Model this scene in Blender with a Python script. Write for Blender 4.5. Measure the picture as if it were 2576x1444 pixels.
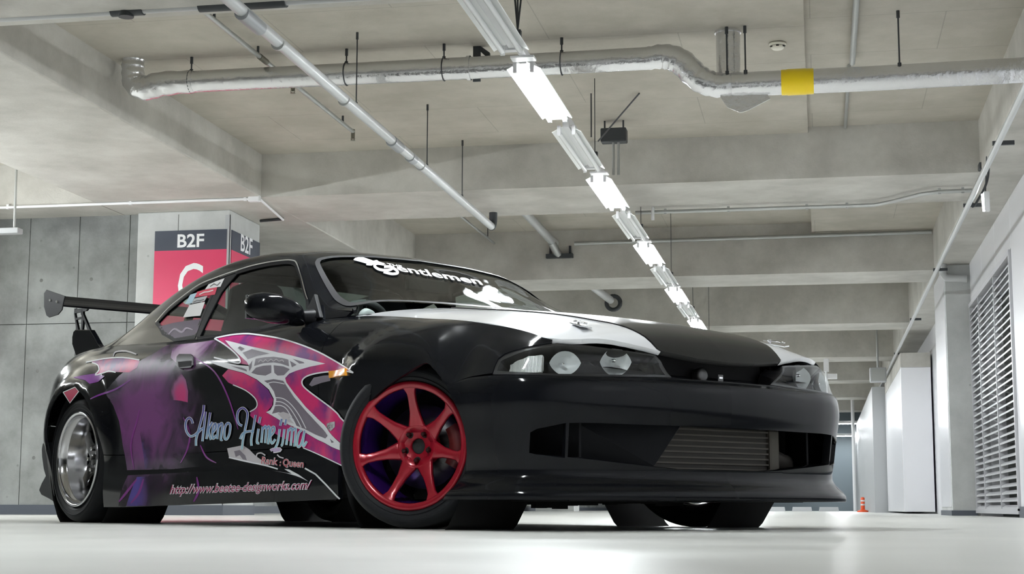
import bpy, bmesh, math, random
from math import sin, cos, pi, radians, sqrt, atan2
from mathutils import Vector, Matrix
from mathutils.geometry import delaunay_2d_cdt
from mathutils.bvhtree import BVHTree

# ------------------------------------------------------------------ camera, world, exposure
SC = bpy.context.scene
COL = SC.collection
for o in list(bpy.data.objects):
    bpy.data.objects.remove(o)
IMG_W, IMG_H, FPX = 2576.0, 1444.0, 4047.0
PITCH, ROLL, AISLE = radians(7.815), radians(0.146), radians(10.807)
CAM = Vector((0, 0, 0.0772))
_R0 = Vector((cos(AISLE), sin(AISLE), 0))
FWD = Vector((-sin(AISLE) * cos(PITCH), cos(AISLE) * cos(PITCH), sin(PITCH)))
_U0 = _R0.cross(FWD)
RIGHT = cos(ROLL) * _R0 + sin(ROLL) * _U0
UP = -sin(ROLL) * _R0 + cos(ROLL) * _U0
cam_data = bpy.data.cameras.new('camera')
cam_data.sensor_width = 36.0
cam_data.lens = FPX / IMG_W * 36.0
cam_data.clip_start = 0.02
cam_data.clip_end = 300
cam = bpy.data.objects.new('camera', cam_data)
COL.objects.link(cam)
m = Matrix.Identity(4)
for i in range(3):
    m[i][0], m[i][1], m[i][2], m[i][3] = RIGHT[i], UP[i], -FWD[i], CAM[i]
cam.matrix_world = m
SC.camera = cam

world = bpy.data.worlds.new('world')
SC.world = world
world.use_nodes = True
world.node_tree.nodes['Background'].inputs[0].default_value = (0.6, 0.65, 0.7, 1)
world.node_tree.nodes['Background'].inputs[1].default_value = 0.0
SC.view_settings.view_transform = 'Standard'
SC.view_settings.look = 'None'
SC.view_settings.exposure = 0.95
SC.view_settings.gamma = 1.0
SC.view_settings.use_curve_mapping = False
SC.cycles.use_denoising = True
SC.cycles.max_bounces = 10
SC.cycles.diffuse_bounces = 5
SC.cycles.glossy_bounces = 5
SC.cycles.transparent_max_bounces = 12
SC.cycles.sample_clamp_indirect = 6.0
TUBE_POWER = 140.0          # emission of a lit fluorescent tube


def ray(px, py):
    """Direction of a photograph pixel."""
    return FWD + RIGHT * ((px - IMG_W / 2) / FPX) - UP * ((py - IMG_H / 2) / FPX)


def at(px, py, axis, val):
    """The point where the pixel's ray meets a plane of the building (axis 'x', 'y' or 'z')."""
    d = ray(px, py)
    i = 'xyz'.index(axis)
    return CAM + d * ((val - CAM[i]) / d[i])


# ------------------------------------------------------------------ materials
MATS = {}


def mat(name, col, rough=0.5, metal=0.0, coat=0.0, emis=None, strength=0.0, spec=0.5):
    if name in MATS:
        return MATS[name]
    M = bpy.data.materials.new(name)
    M.use_nodes = True
    b = M.node_tree.nodes['Principled BSDF']
    b.inputs['Base Color'].default_value = (*col, 1)
    b.inputs['Roughness'].default_value = rough
    b.inputs['Metallic'].default_value = metal
    b.inputs['Coat Weight'].default_value = coat
    b.inputs['Coat Roughness'].default_value = 0.03
    b.inputs['Specular IOR Level'].default_value = spec
    if emis:
        b.inputs['Emission Color'].default_value = (*emis, 1)
        b.inputs['Emission Strength'].default_value = strength
    MATS[name] = M
    return M


def nodes(M):
    nt = M.node_tree
    return nt, nt.nodes['Principled BSDF'], nt.nodes.new, nt.links.new


def noise_mix(M, col_a, col_b, scale, detail=6, rough=0.6, lo=0.35, hi=0.65, coord='Object', stretch=(1, 1, 1), bump=0.0, bump_scale=40, rough_var=None):
    """Two colours mixed by noise in object space, plus a fine bump."""
    nt, b, new, link = nodes(M)
    tc = new('ShaderNodeTexCoord')
    mp = new('ShaderNodeMapping')
    mp.inputs['Scale'].default_value = stretch
    link(tc.outputs[coord], mp.inputs['Vector'])
    n = new('ShaderNodeTexNoise')
    n.inputs['Scale'].default_value = scale
    n.inputs['Detail'].default_value = detail
    n.inputs['Roughness'].default_value = rough
    link(mp.outputs['Vector'], n.inputs['Vector'])
    r = new('ShaderNodeValToRGB')
    r.color_ramp.elements[0].position = lo
    r.color_ramp.elements[0].color = (*col_a, 1)
    r.color_ramp.elements[1].position = hi
    r.color_ramp.elements[1].color = (*col_b, 1)
    link(n.outputs['Fac'], r.inputs['Fac'])
    link(r.outputs['Color'], b.inputs['Base Color'])
    if rough_var:
        mr = new('ShaderNodeMapRange')
        mr.inputs['To Min'].default_value, mr.inputs['To Max'].default_value = rough_var
        link(n.outputs['Fac'], mr.inputs['Value'])
        link(mr.outputs['Result'], b.inputs['Roughness'])
    if bump:
        n2 = new('ShaderNodeTexNoise')
        n2.inputs['Scale'].default_value = bump_scale
        n2.inputs['Detail'].default_value = 5
        link(tc.outputs[coord], n2.inputs['Vector'])
        bp = new('ShaderNodeBump')
        bp.inputs['Strength'].default_value = bump
        bp.inputs['Distance'].default_value = 0.01
        link(n2.outputs['Fac'], bp.inputs['Height'])
        link(bp.outputs['Normal'], b.inputs['Normal'])
    return M, r


def concrete(name, ca, cb, rough=0.75, pores=True):
    if name in MATS:
        return MATS[name]
    M = mat(name, ca, rough)
    _, ramp = noise_mix(M, ca, cb, 1.6, 10, 0.66, 0.36, 0.66, bump=0.15, bump_scale=60)
    nt, b, new, link = nodes(M)
    if pores:
        tc = new('ShaderNodeTexCoord')
        v = new('ShaderNodeTexVoronoi')
        v.inputs['Scale'].default_value = 5.5
        v.inputs['Randomness'].default_value = 1.0
        link(tc.outputs['Object'], v.inputs['Vector'])
        r = new('ShaderNodeValToRGB')
        r.color_ramp.elements[0].position = 0.02
        r.color_ramp.elements[0].color = (0.35, 0.35, 0.35, 1)
        r.color_ramp.elements[1].position = 0.09
        r.color_ramp.elements[1].color = (1, 1, 1, 1)
        link(v.outputs['Distance'], r.inputs['Fac'])
        mx = new('ShaderNodeMix')
        mx.data_type = 'RGBA'
        mx.blend_type = 'MULTIPLY'
        mx.inputs[0].default_value = 0.55
        link(ramp.outputs['Color'], mx.inputs[6])
        link(r.outputs['Color'], mx.inputs[7])
        link(mx.outputs[2], b.inputs['Base Color'])
    return M


CEIL = concrete('ceiling_concrete', (0.37, 0.345, 0.29), (0.47, 0.44, 0.38), pores=False)
BEAM = concrete('beam_concrete', (0.39, 0.375, 0.34), (0.54, 0.525, 0.485), pores=False)
WALLC = concrete('wall_concrete', (0.15, 0.155, 0.15), (0.29, 0.30, 0.295))
COLC = concrete('column_concrete', (0.42, 0.43, 0.42), (0.55, 0.56, 0.55))
nt_, b_, new_, link_ = nodes(CEIL)
src_ = b_.inputs['Base Color'].links[0].from_socket
tc_ = new_('ShaderNodeTexCoord')
br_ = new_('ShaderNodeTexBrick')
br_.offset = 0.5
br_.inputs['Scale'].default_value = 1.0
br_.inputs['Brick Width'].default_value, br_.inputs['Row Height'].default_value = 1.8, 0.9
br_.inputs['Mortar Size'].default_value = 0.004
br_.inputs['Color1'].default_value = br_.inputs['Color2'].default_value = (1, 1, 1, 1)
br_.inputs['Mortar'].default_value = (0.62, 0.62, 0.62, 1)
link_(tc_.outputs['Object'], br_.inputs['Vector'])
mx_ = new_('ShaderNodeMix')
mx_.data_type, mx_.blend_type = 'RGBA', 'MULTIPLY'
mx_.inputs[0].default_value = 0.6
link_(src_, mx_.inputs[6])
link_(br_.outputs['Color'], mx_.inputs[7])
link_(mx_.outputs[2], b_.inputs['Base Color'])
JOINT = mat('joint_grout', (0.16, 0.16, 0.155), 0.9)
FLOORM = mat('floor_epoxy', (0.6, 0.6, 0.57), 0.3)
noise_mix(FLOORM, (0.56, 0.56, 0.53), (0.70, 0.70, 0.67), 1.3, 8, 0.55, 0.3, 0.72, bump=0.05, bump_scale=25, rough_var=(0.22, 0.42))
BASEM = mat('baseboard_paint', (0.075, 0.085, 0.105), 0.6)
WHITEP = mat('white_panel', (0.78, 0.78, 0.81), 0.25)
WHITEM = mat('white_metal', (0.75, 0.75, 0.76), 0.35)
GREYP = mat('grey_paint', (0.42, 0.43, 0.44), 0.4)
LOUV = mat('louvre_metal', (0.52, 0.52, 0.54), 0.4, 0.3)
DARK = mat('dark_void', (0.012, 0.013, 0.015), 0.8)
STEELD = mat('dark_steel', (0.05, 0.055, 0.06), 0.5, 0.3)
GALV = mat('galvanised_steel', (0.42, 0.43, 0.42), 0.4, 0.7)
PVC = mat('pvc_pipe', (0.45, 0.46, 0.46), 0.3)
PVCD = mat('pvc_coupling', (0.27, 0.28, 0.29), 0.35)
FOIL = mat('foil_jacket', (0.72, 0.72, 0.73), 0.22, 0.85)
TAPE = mat('yellow_tape', (0.85, 0.62, 0.01), 0.3)
BRONZE = mat('brass_fitting', (0.2, 0.19, 0.15), 0.4, 0.6)
TUBE_ON = mat('lit_tube', (1, 1, 1), 0.4, emis=(0.93, 0.98, 1.0), strength=TUBE_POWER)
TUBE_OFF = mat('unlit_tube', (0.78, 0.79, 0.78), 0.2)
REFL = mat('white_reflector', (0.86, 0.87, 0.86), 0.35)
SIGNRED = mat('sign_red', (0.64, 0.028, 0.11), 0.4)
SIGNNAVY = mat('sign_navy', (0.035, 0.045, 0.07), 0.4)
SIGNWHITE = mat('sign_white', (0.85, 0.86, 0.88), 0.4)
ORANGE = mat('cone_orange', (0.75, 0.09, 0.02), 0.5)
BLUEP = mat('blue_grey_panel', (0.2, 0.27, 0.3), 0.5)
for M_, sc_ in ((FOIL, 22),):
    nt_, b_, new_, link_ = nodes(M_)
    n_ = new_('ShaderNodeTexNoise')
    n_.inputs['Scale'].default_value = sc_
    n_.inputs['Detail'].default_value = 4
    tc_ = new_('ShaderNodeTexCoord')
    link_(tc_.outputs['Object'], n_.inputs['Vector'])
    bp_ = new_('ShaderNodeBump')
    bp_.inputs['Strength'].default_value = 0.5
    bp_.inputs['Distance'].default_value = 0.012
    link_(n_.outputs['Fac'], bp_.inputs['Height'])
    link_(bp_.outputs['Normal'], b_.inputs['Normal'])


# ------------------------------------------------------------------ mesh helpers
class MB:
    """Collects faces, then links them as one mesh object."""

    def __init__(s):
        s.v, s.f, s.sm, s.n = [], [], [], {}

    def add(s, verts, faces, smooth=False):
        k = len(s.v)
        s.v += [tuple(p) for p in verts]
        s.f += [tuple(i + k for i in f) for f in faces]
        s.sm += [smooth] * len(faces)
        return s

    def box(s, x0, x1, y0, y1, z0, z1, M=None):
        vs = [Vector(p) for p in ((x0, y0, z0), (x1, y0, z0), (x1, y1, z0), (x0, y1, z0), (x0, y0, z1), (x1, y0, z1), (x1, y1, z1), (x0, y1, z1))]
        if M:
            vs = [M @ p for p in vs]
        return s.add(vs, [(3, 2, 1, 0), (4, 5, 6, 7), (0, 1, 5, 4), (1, 2, 6, 5), (2, 3, 7, 6), (3, 0, 4, 7)])

    def prism(s, poly, d, smooth=False):
        """poly: planar 3D loop, d: extrusion vector."""
        n = len(poly)
        a = [Vector(p) for p in poly]
        d = Vector(d)
        b = [p + d for p in a]
        return s.add(a + b, [tuple(range(n - 1, -1, -1)), tuple(range(n, 2 * n))] + [(i, (i + 1) % n, (i + 1) % n + n, i + n) for i in range(n)], smooth)

    def tube(s, pts, r, seg=12, cap=True, smooth=True):
        pts = [Vector(p) for p in pts]
        rs = r if isinstance(r, (list, tuple)) else [r] * len(pts)
        rings, prev = [], None
        for i, p in enumerate(pts):
            t = (pts[min(i + 1, len(pts) - 1)] - pts[max(i - 1, 0)]).normalized()
            if prev is None:
                u = t.orthogonal().normalized()
            else:
                u = prev - t * prev.dot(t)
                u = u.normalized() if u.length > 1e-6 else t.orthogonal().normalized()
            prev = u
            w = t.cross(u)
            rings.append([p + (u * cos(2 * pi * k / seg) + w * sin(2 * pi * k / seg)) * rs[i] for k in range(seg)])
        k0 = len(s.v)
        vs = [q for g in rings for q in g]
        fs = []
        for i in range(len(pts) - 1):
            for k in range(seg):
                a, b = i * seg + k, i * seg + (k + 1) % seg
                fs.append((a, b, b + seg, a + seg))
        s.add(vs, fs, smooth)
        if cap:
            s.add(rings[0], [tuple(range(seg - 1, -1, -1))])
            s.add(rings[-1], [tuple(range(seg))])
        return s

    def lathe(s, prof, M=None, seg=32, smooth=True, a0=0.0, a1=2 * pi):
        """prof: (radius, height) pairs turned about the local z axis."""
        full = abs(a1 - a0 - 2 * pi) < 1e-6
        n = seg if full else seg + 1
        vs = []
        for r, h in prof:
            for k in range(n):
                a = a0 + (a1 - a0) * k / seg
                p = Vector((r * cos(a), r * sin(a), h))
                vs.append(M @ p if M else p)
        fs = []
        for i in range(len(prof) - 1):
            for k in range(seg):
                a, b = i * n + k, i * n + (k + 1) % n
                fs.append((a, b, b + n, a + n))
        return s.add(vs, fs, smooth)

    def build(s, name, material, parent=None, bevel=0.0):
        me = bpy.data.meshes.new(name)
        me.from_pydata(s.v, [], s.f)
        me.polygons.foreach_set('use_smooth', s.sm)
        me.materials.append(material)
        me.update()
        o = bpy.data.objects.new(name, me)
        COL.objects.link(o)
        if parent:
            o.parent = parent
        if bevel:
            b = o.modifiers.new('edge', 'BEVEL')
            b.width = bevel
            b.segments = 2
            b.limit_method = 'ANGLE'
        return o


def tag(o, label=None, cat=None, group=None, kind=None):
    for k, v in (('label', label), ('category', cat), ('group', group), ('kind', kind)):
        if v:
            o[k] = v
    return o


def empty(name, loc=(0, 0, 0), rz=0.0, parent=None):
    o = bpy.data.objects.new(name, None)
    COL.objects.link(o)
    o.location = loc
    o.rotation_euler = (0, 0, rz)
    o.empty_display_size = 0.1
    if parent:
        o.parent = parent
    return o


def struct(name, mb, M, label, cat='structure', **k):
    return tag(mb.build(name, M, **k), label, cat, kind='structure')


def copy_tree(o, parent=None):
    c = o.copy()
    COL.objects.link(c)
    c.parent = parent
    for ch in [x for x in o.children]:
        copy_tree(ch, c)
    return c


def arc(c, a0, a1, r, n, u, v):
    """Points on an arc in the plane u, v."""
    c, u, v = Vector(c), Vector(u), Vector(v)
    return [c + (u * cos(a0 + (a1 - a0) * i / n) + v * sin(a0 + (a1 - a0) * i / n)) * r for i in range(n + 1)]


def smooth_path(pts, n=8):
    """Catmull-Rom through the points."""
    P = [Vector(p) for p in pts]
    P = [P[0] * 2 - P[1]] + P + [P[-1] * 2 - P[-2]]
    out = []
    for i in range(1, len(P) - 2):
        p0, p1, p2, p3 = P[i - 1:i + 3]
        for k in range(n):
            t = k / n
            out.append(0.5 * ((2 * p1) + (p2 - p0) * t + (2 * p0 - 5 * p1 + 4 * p2 - p3) * t * t + (3 * p1 - p0 - 3 * p2 + p3) * t ** 3))
    out.append(P[-2])
    return out


def text_mesh(s, size, bold=0.0, shear=0.0):
    """Flat text as (verts, faces) in its own plane, x to the reader's right, y up."""
    cu = bpy.data.curves.new('t', 'FONT')
    cu.body = s
    cu.size = size
    cu.offset = bold
    cu.shear = shear
    cu.resolution_u = 3
    ob = bpy.data.objects.new('t', cu)
    COL.objects.link(ob)
    dg = bpy.context.evaluated_depsgraph_get()
    me = bpy.data.meshes.new_from_object(ob.evaluated_get(dg))
    vs = [v.co.copy() for v in me.vertices]
    fs = [tuple(p.vertices) for p in me.polygons]
    bpy.data.objects.remove(ob)
    bpy.data.curves.remove(cu)
    bpy.data.meshes.remove(me)
    return vs, fs


def lettering(mb, s, size, origin, u, v, width=None, bold=0.0, lift=0.0, shear=0.0):
    """Adds flat lettering: origin = lower-left corner, u, v = directions; width fits the run."""
    vs, fs = text_mesh(s, size, bold, shear)
    x0 = min(p.x for p in vs)
    x1 = max(p.x for p in vs)
    k = width / (x1 - x0) if width else 1.0
    u, v = Vector(u), Vector(v)
    nn = u.cross(v).normalized() * lift
    mb.add([Vector(origin) + u * (p.x - x0) * k + v * p.y + nn for p in vs], fs)
    return mb

# ------------------------------------------------------------------ the car park: floor, walls, ceiling, beams
XL, XR, Y0, Y1 = -16.0, 1.77, -12.0, 52.0
ZB = 2.93
struct('floor', MB().box(XL, XR + 0.3, Y0, Y1, -0.3, 0), FLOORM, 'pale grey coated concrete floor of the car park', 'floor')

BEAMS = [(-9.6, -8.6), (-3.9, -2.9), (1.85, 2.85), (7.6, 8.6), (14.0, 15.33), (19.8, 20.85), (25.4, 26.4), (31.1, 32.1), (36.8, 37.8), (42.5, 43.5), (48.2, 49.2)]
NTH = ['first', 'second', 'third', 'fourth', 'fifth', 'sixth', 'seventh', 'eighth', 'ninth', 'tenth', 'eleventh', 'twelfth']
prev = Y0
for i, (a, b) in enumerate(BEAMS + [(Y1, Y1)]):
    zl, zr = (3.335, 3.385) if i <= 4 else ((3.55, 3.42) if i == 5 else (3.55, 3.55))
    struct('ceiling', MB().box(-5.05, -0.04, prev, a, zl, 3.75), CEIL, f'bare concrete ceiling slab over the lamp row, {NTH[i]} bay from the entry end', 'ceiling')
    struct('ceiling', MB().box(-0.04, 1.4, prev, a, zr, 3.75), CEIL, f'bare concrete ceiling slab beside the louvred wall, {NTH[i]} bay from the entry end', 'ceiling')
    if a <= 14.7:
        struct('ceiling', MB().box(XL, -6.7, prev, a, 3.335, 3.75), CEIL, f'bare concrete ceiling slab of the side aisle, {NTH[i]} bay from the entry end', 'ceiling')
    if b > a:
        struct('ceiling_beam', MB().box(-5.05, 1.4, a, b, ZB, 3.75), BEAM, f'concrete cross beam, {NTH[i]} from the entry end', 'beam')
        if b < 15.4:
            struct('ceiling_beam', MB().box(XL, -6.7, a, b, ZB, 3.75), BEAM, f'concrete cross beam over the side aisle, {NTH[i]} from the entry end', 'beam')
    prev = b
struct('ceiling_beam', MB().box(-6.7, -5.05, Y0, Y1, ZB, 3.75), BEAM, 'wide concrete girder running past the signed column', 'beam', bevel=0.012)
struct('ceiling_beam', MB().box(1.4, XR + 0.3, Y0, Y1, ZB, 3.75), BEAM, 'narrow concrete girder above the louvred wall', 'beam', bevel=0.012)

# wall with form-panel joints behind the column
wl = struct('wall_left', MB().box(XL, -6.45, 14.668, 15.2, 0, 3.3), JOINT, 'grey fair-faced concrete wall cast in tall panels beside the signed column', 'wall')
bx = at(67, 800, 'y', 14.65).x
xs = [bx + 0.53 * k for k in range(-16, 4)]
proto = None
for k in range(len(xs) - 1):
    x0, x1 = xs[k] + 0.003, min(xs[k + 1] - 0.003, -6.45)
    if x1 - x0 < 0.05:
        continue
    for z0, z1 in ((0.0, 1.862), (1.868, 3.29)):
        MB().box(x0, x1, 14.65, 14.67, z0, z1).build('panel', WALLC, wl, bevel=0.003)
# small form-tie cones cast in the wall
for k in range(4, len(xs) - 1):
    for z in (0.55, 1.4, 2.3):
        Mx = Matrix.Translation((xs[k] + 0.14, 14.651, z)) @ Matrix.Rotation(pi / 2, 4, 'X')
        MB().lathe([(0.0, 0.004), (0.012, 0.004), (0.02, 0.0)], Mx, 10).build('tie_hole', JOINT, wl)
struct('baseboard_left', MB().box(XL, -6.45, 14.63, 14.66, 0, 0.095), BASEM, 'dark blue-grey painted skirting along the panel-cast wall', 'baseboard')

# signed column
cx0, cx1, cy0, cy1 = -6.507, -5.557, 14.55, 15.4
colm = struct('column', MB().box(cx0, cx1, cy0, cy1, 0, ZB), COLC, 'square concrete column carrying the red B2F C sign', 'column', bevel=0.01)
gm = MB()
gm.box(cx1 - 0.045, cx1 + 0.006, cy0 - 0.006, cy0, 0, 2.88)
gm.box(cx1, cx1 + 0.006, cy0 - 0.006, cy0 + 0.02, 0, 2.88)
gm.build('corner_guard', GREYP, colm)
MB().box(cx0 + 0.42, cx0 + 0.426, cy0 - 0.002, cy0 + 0.01, 0, 2.9).build('joint_line', JOINT, colm)
struct('baseboard_column', MB().box(cx0 - 0.01, cx1 + 0.01, cy0 - 0.01, cy1 + 0.01, 0, 0.095), BASEM, 'dark blue-grey painted band around the foot of the signed column', 'baseboard')

sign = empty('wayfinding_sign', (cx0 + 0.5, cy0, 0.6))
tag(sign, 'red wayfinding sign with navy B2F band and white letter C wrapped around the column', 'sign')


def in_parent(o, p):
    o.parent = p
    o.matrix_parent_inverse = Matrix.Translation(-Vector(p.location))
    return o


ys = cy0 - 0.008
s0, s1 = at(390, 590, 'y', ys).x, at(571, 590, 'y', ys).x
zt, zm = at(480, 579, 'y', ys).z, at(480, 629, 'y', ys).z
in_parent(MB().box(s0, s1, ys, cy0, zm, zt).build('navy_band', SIGNNAVY), sign)
in_parent(MB().box(s0, s1, ys, cy0, 0.75, zm).build('red_panel', SIGNRED), sign)
xs_ = cx1 + 0.008
f0, f1 = cy0 + 0.045, cy1 - 0.01
in_parent(MB().box(cx1, xs_, f0, f1, zm, zt).build('navy_band', SIGNNAVY), sign)
in_parent(MB().box(cx1, xs_, f0, f1, 0.75, zm).build('red_panel', SIGNRED), sign)
# lettering
a_, b_ = at(446, 622, 'y', ys), at(514, 588, 'y', ys)
tm = MB()
lettering(tm, 'B2F', (b_.z - a_.z) / 0.7, (a_.x, ys, a_.z), (1, 0, 0), (0, 0, 1), b_.x - a_.x, 0.004, 0.0015)
in_parent(tm.build('lettering', SIGNWHITE), sign)
a_, b_ = at(446, 770, 'y', ys), at(512, 657, 'y', ys)
tm = MB()
lettering(tm, 'C', (b_.z - a_.z) / 0.72, (a_.x, ys, a_.z), (1, 0, 0), (0, 0, 1), b_.x - a_.x, 0.002, 0.0015)
in_parent(tm.build('lettering', SIGNWHITE), sign)
a_, b_ = at(605, 632, 'x', xs_), at(631, 604, 'x', xs_)
tm = MB()
lettering(tm, 'B2F', 0.235, (xs_, a_.y, zm + (zt - zm) * 0.17), (0, 1, 0), (0, 0, 1), 0.33, 0.004, 0.0015)
in_parent(tm.build('lettering', SIGNWHITE), sign)
tm = MB()
lettering(tm, 'C', 0.62, (xs_, cy0 + 0.25, zm - 0.55), (0, 1, 0), (0, 0, 1), 0.34, 0.002, 0.0015)
in_parent(tm.build('lettering', SIGNWHITE), sign)

# enclosing walls
struct('wall_far', MB().box(XL, XR, Y1, Y1 + 0.3, 0, 3.75), mat('far_wall', (0.13, 0.16, 0.18), 0.6), 'dark blue-grey end wall at the far end of the aisle', 'wall')
struct('wall_back', MB().box(XL, XR + 0.3, Y0 - 0.3, Y0, 0, 3.75), WALLC, 'plain concrete wall at the entry end', 'wall')
struct('wall_side', MB().box(XL - 0.3, XL, Y0, 14.7, 0, 3.75), WALLC, 'plain concrete wall beyond the side aisle', 'wall')
struct('wall_aisle', MB().box(-7.0, -6.8, 15.2, Y1, 0, 3.75), WALLC, 'concrete wall running behind the signed column', 'wall')
struct('baseboard_aisle', MB().box(-6.8, -6.78, 15.4, Y1, 0, 0.09), BASEM, 'dark painted skirting along the wall behind the signed column', 'baseboard')
for k, yy in enumerate((26.0, 37.4)):
    struct('column', MB().box(-6.5, -5.6, yy - 0.4, yy + 0.45, 0, ZB), COLC, f'plain concrete column, {NTH[k + 1]} in line beyond the signed one', 'column')
for k, yy in enumerate((21.0, 32.0)):
    pn = struct('partition', MB().box(-6.78, -6.70, yy, yy + 3.2, 0, 2.1), BLUEP, f'blue-grey partition panel against the wall, {NTH[k]} past the signed column', 'partition')
    for q in (0.0, 3.1):
        MB().box(-6.70, -6.68, yy + q, yy + q + 0.1, 0, 2.1).build('post', WHITEP, pn)

# right-hand side: white wall, louvre, columns
wr = struct('wall_right', MB().box(XR + 0.03, XR + 0.3, Y0, 15.26, 0, 3.0).box(XR + 0.03, XR + 0.3, 19.38, Y1, 0, 3.0).box(XR + 0.03, XR + 0.3, 15.26, 19.38, 2.44, 3.0), WHITEP, 'white panelled wall holding the big louvre', 'wall')
LY0, LY1, LZ0, LZ1 = 15.3, 19.36, 0.06, 2.4
# the closed air shaft behind the louvre: dark only because little light gets in
struct('wall_shaft', MB().box(XR + 1.2, XR + 1.3, 15.16, 19.48, -.1, 2.6).box(XR + .28, XR + 1.2, 15.16, 15.26, -.1, 2.6).box(XR + .28, XR + 1.2, 19.38, 19.48, -.1, 2.6)
       .box(XR + .28, XR + 1.2, 15.26, 19.38, 2.44, 2.6).box(XR + .28, XR + 1.2, 15.26, 19.38, -.1, 0), WALLC, 'concrete air shaft behind the metal louvre', 'wall')
for a, b, z0, z1 in ([(Y0 + 1.37 * k, Y0 + 1.37 * (k + 1) - 0.006, 0.1, ZB) for k in range(19)] + [(14.04, 15.24, 0.05, ZB)]
                     + [(15.25 + 1.36 * k, 15.25 + 1.36 * (k + 1) - 0.006, LZ1 + 0.06, ZB) for k in range(3)]):
    MB().box(XR, XR + 0.03, a, b, z0, z1).build('panel', WHITEP, wr, bevel=0.004)
struct('baseboard_right', MB().box(XR - 0.012, XR + 0.03, Y0, 15.28, 0, 0.1), BASEM, 'dark painted skirting below the white wall panels', 'baseboard')
lv = empty('louvre_vent', (XR, (LY0 + LY1) / 2, 0))
tag(lv, 'tall grey metal louvre vent of three bays in the white wall', 'louvre')


def on(o, p):
    return in_parent(o, p)


bays = [LY0, at(2501, 684, 'x', XR).y, at(2463, 733, 'x', XR).y, LY1]
fm = MB()
for z in (LZ0 - 0.03, LZ1):
    fm.box(XR - 0.025, XR + 0.06, LY0 - 0.05, LY1, z, z + 0.05)
fm.box(XR - 0.025, XR + 0.06, LY0 - 0.05, LY0, LZ0, LZ1)
on(fm.build('frame', LOUV), lv)
for y in bays[1:3] + [LY1 - 0.03]:
    on(MB().box(XR - 0.02, XR + 0.06, y - 0.018, y + 0.018, LZ0, LZ1).build('mullion', LOUV), lv)
npitch = 33
for bi in range(3):
    ya, yb = bays[bi] + 0.018, bays[bi + 1] - 0.018
    base = None
    for k in range(npitch):
        z = LZ0 + 0.03 + (LZ1 - LZ0 - 0.03) * k / npitch
        if base is None:
            sl = MB().prism([(XR - 0.01, ya, 0), (XR + 0.03, ya, 0.022), (XR + 0.03, ya, 0.026), (XR - 0.012, ya, 0.004), (XR - 0.012, ya, -0.014), (XR - 0.01, ya, -0.014)], (0, yb - ya, 0))
            base = sl.build('slat', LOUV)
            o = base
        else:
            o = base.copy()
            COL.objects.link(o)
        on(o, lv)
        o.location = (0, 0, z)

cr = struct('column', MB().box(1.49, XR + 0.03, 19.4, 21.1, 0, ZB), COLC, 'narrow concrete column at the end of the louvre', 'column', bevel=0.008)
MB().box(1.482, 1.49, 19.46, 21.08, 0.1, ZB - 0.02).build('side_panel', WHITEP, cr)
struct('baseboard_louvre', MB().box(1.478, XR, 19.385, 21.11, 0, 0.06), BASEM, 'dark painted band at the foot of the column by the louvre', 'baseboard')
bxw = struct('partition', MB().box(1.3, XR, 26.5, 33.0, 0.03, 2.33), WHITEP, 'white boxed-in partition past the louvre column', 'partition', bevel=0.006)
MB().box(1.3, XR, 26.48, 33.0, 2.33, 2.56).build('concrete_head', BEAM, bxw)
struct('partition', MB().box(1.05, XR, 33.05, Y1, 0, 2.5), GREYP, 'grey wall return beyond the white boxed-in partition', 'partition')
pp = MB().tube([(0.92, 46.0, 0), (0.92, 46.0, 3.5)], 0.05, 10)
tag(pp.build('steel_post', WHITEM), 'slim white post near the end wall', 'post')

# wheel stops along the end wall
ws = None
for k in range(6):
    x = -3.4 + 0.72 * k
    if ws is None:
        ws = MB().prism([(-0.27, -0.06, 0), (0.27, -0.06, 0), (0.25, -0.03, 0.12), (-0.25, -0.03, 0.12)], (0, 0.12, 0)).build('wheel_stop', GREYP)
        o = ws
    else:
        o = ws.copy()
        COL.objects.link(o)
    o.location = (x, 45.0, 0)
    tag(o, 'low pale wheel stop on the floor before the end wall', 'wheel stop', 'wheel stops at the end wall')

# orange bollard
bp = at(2171, 1287, 'z', 0)
bo = empty('traffic_bollard', (at(2171, 1287, 'y', 38.0).x, 38.0, 0))
tag(bo, 'orange flexible bollard standing far down the aisle', 'bollard')
MB().lathe([(0.13, 0), (0.13, 0.03), (0.06, 0.05), (0.045, 0.06)], None, 16).build('base', ORANGE, bo)
MB().lathe([(0.045, 0.06), (0.045, 0.32), (0.03, 0.335), (0.0, 0.34)], None, 16).build('post', ORANGE, bo)
for z in (0.15, 0.24):
    MB().lathe([(0.0455, z), (0.047, z + 0.005), (0.047, z + 0.03), (0.0455, z + 0.035)], None, 16).build('reflective_band', WHITEM, bo)

# ------------------------------------------------------------------ ceiling lights
LZ = 2.6


def make_light(lit, wings=True):
    r = empty('ceiling_light')
    L = 0.64
    MB().box(-0.022, 0.022, -L, L, 0.01, 0.06).build('housing', WHITEM, r, bevel=0.004)
    for s in (-1, 1):
        if wings:
            MB().prism([(s * 0.012, -L + 0.03, 0.03), (s * 0.098, -L + 0.03, -0.014), (s * 0.101, -L + 0.03, -0.010), (s * 0.012, -L + 0.03, 0.034)], (0, 2 * L - 0.06, 0)).build('reflector', REFL, r)
        MB().tube([(s * 0.05, -0.6, -0.018), (s * 0.05, 0.6, -0.018)], 0.0155, 10).build('tube', TUBE_ON if lit else TUBE_OFF, r)
        for e in (-1, 1):
            MB().box(s * 0.05 - 0.012, s * 0.05 + 0.012, e * 0.612 - 0.012, e * 0.612 + 0.012, -0.035, 0.03).build('lamp_holder', WHITEM, r)
    MB().box(-0.06, 0.06, L, L + 0.05, 0.0, 0.05).build('end_plate', WHITEM, r)
    return r


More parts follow.
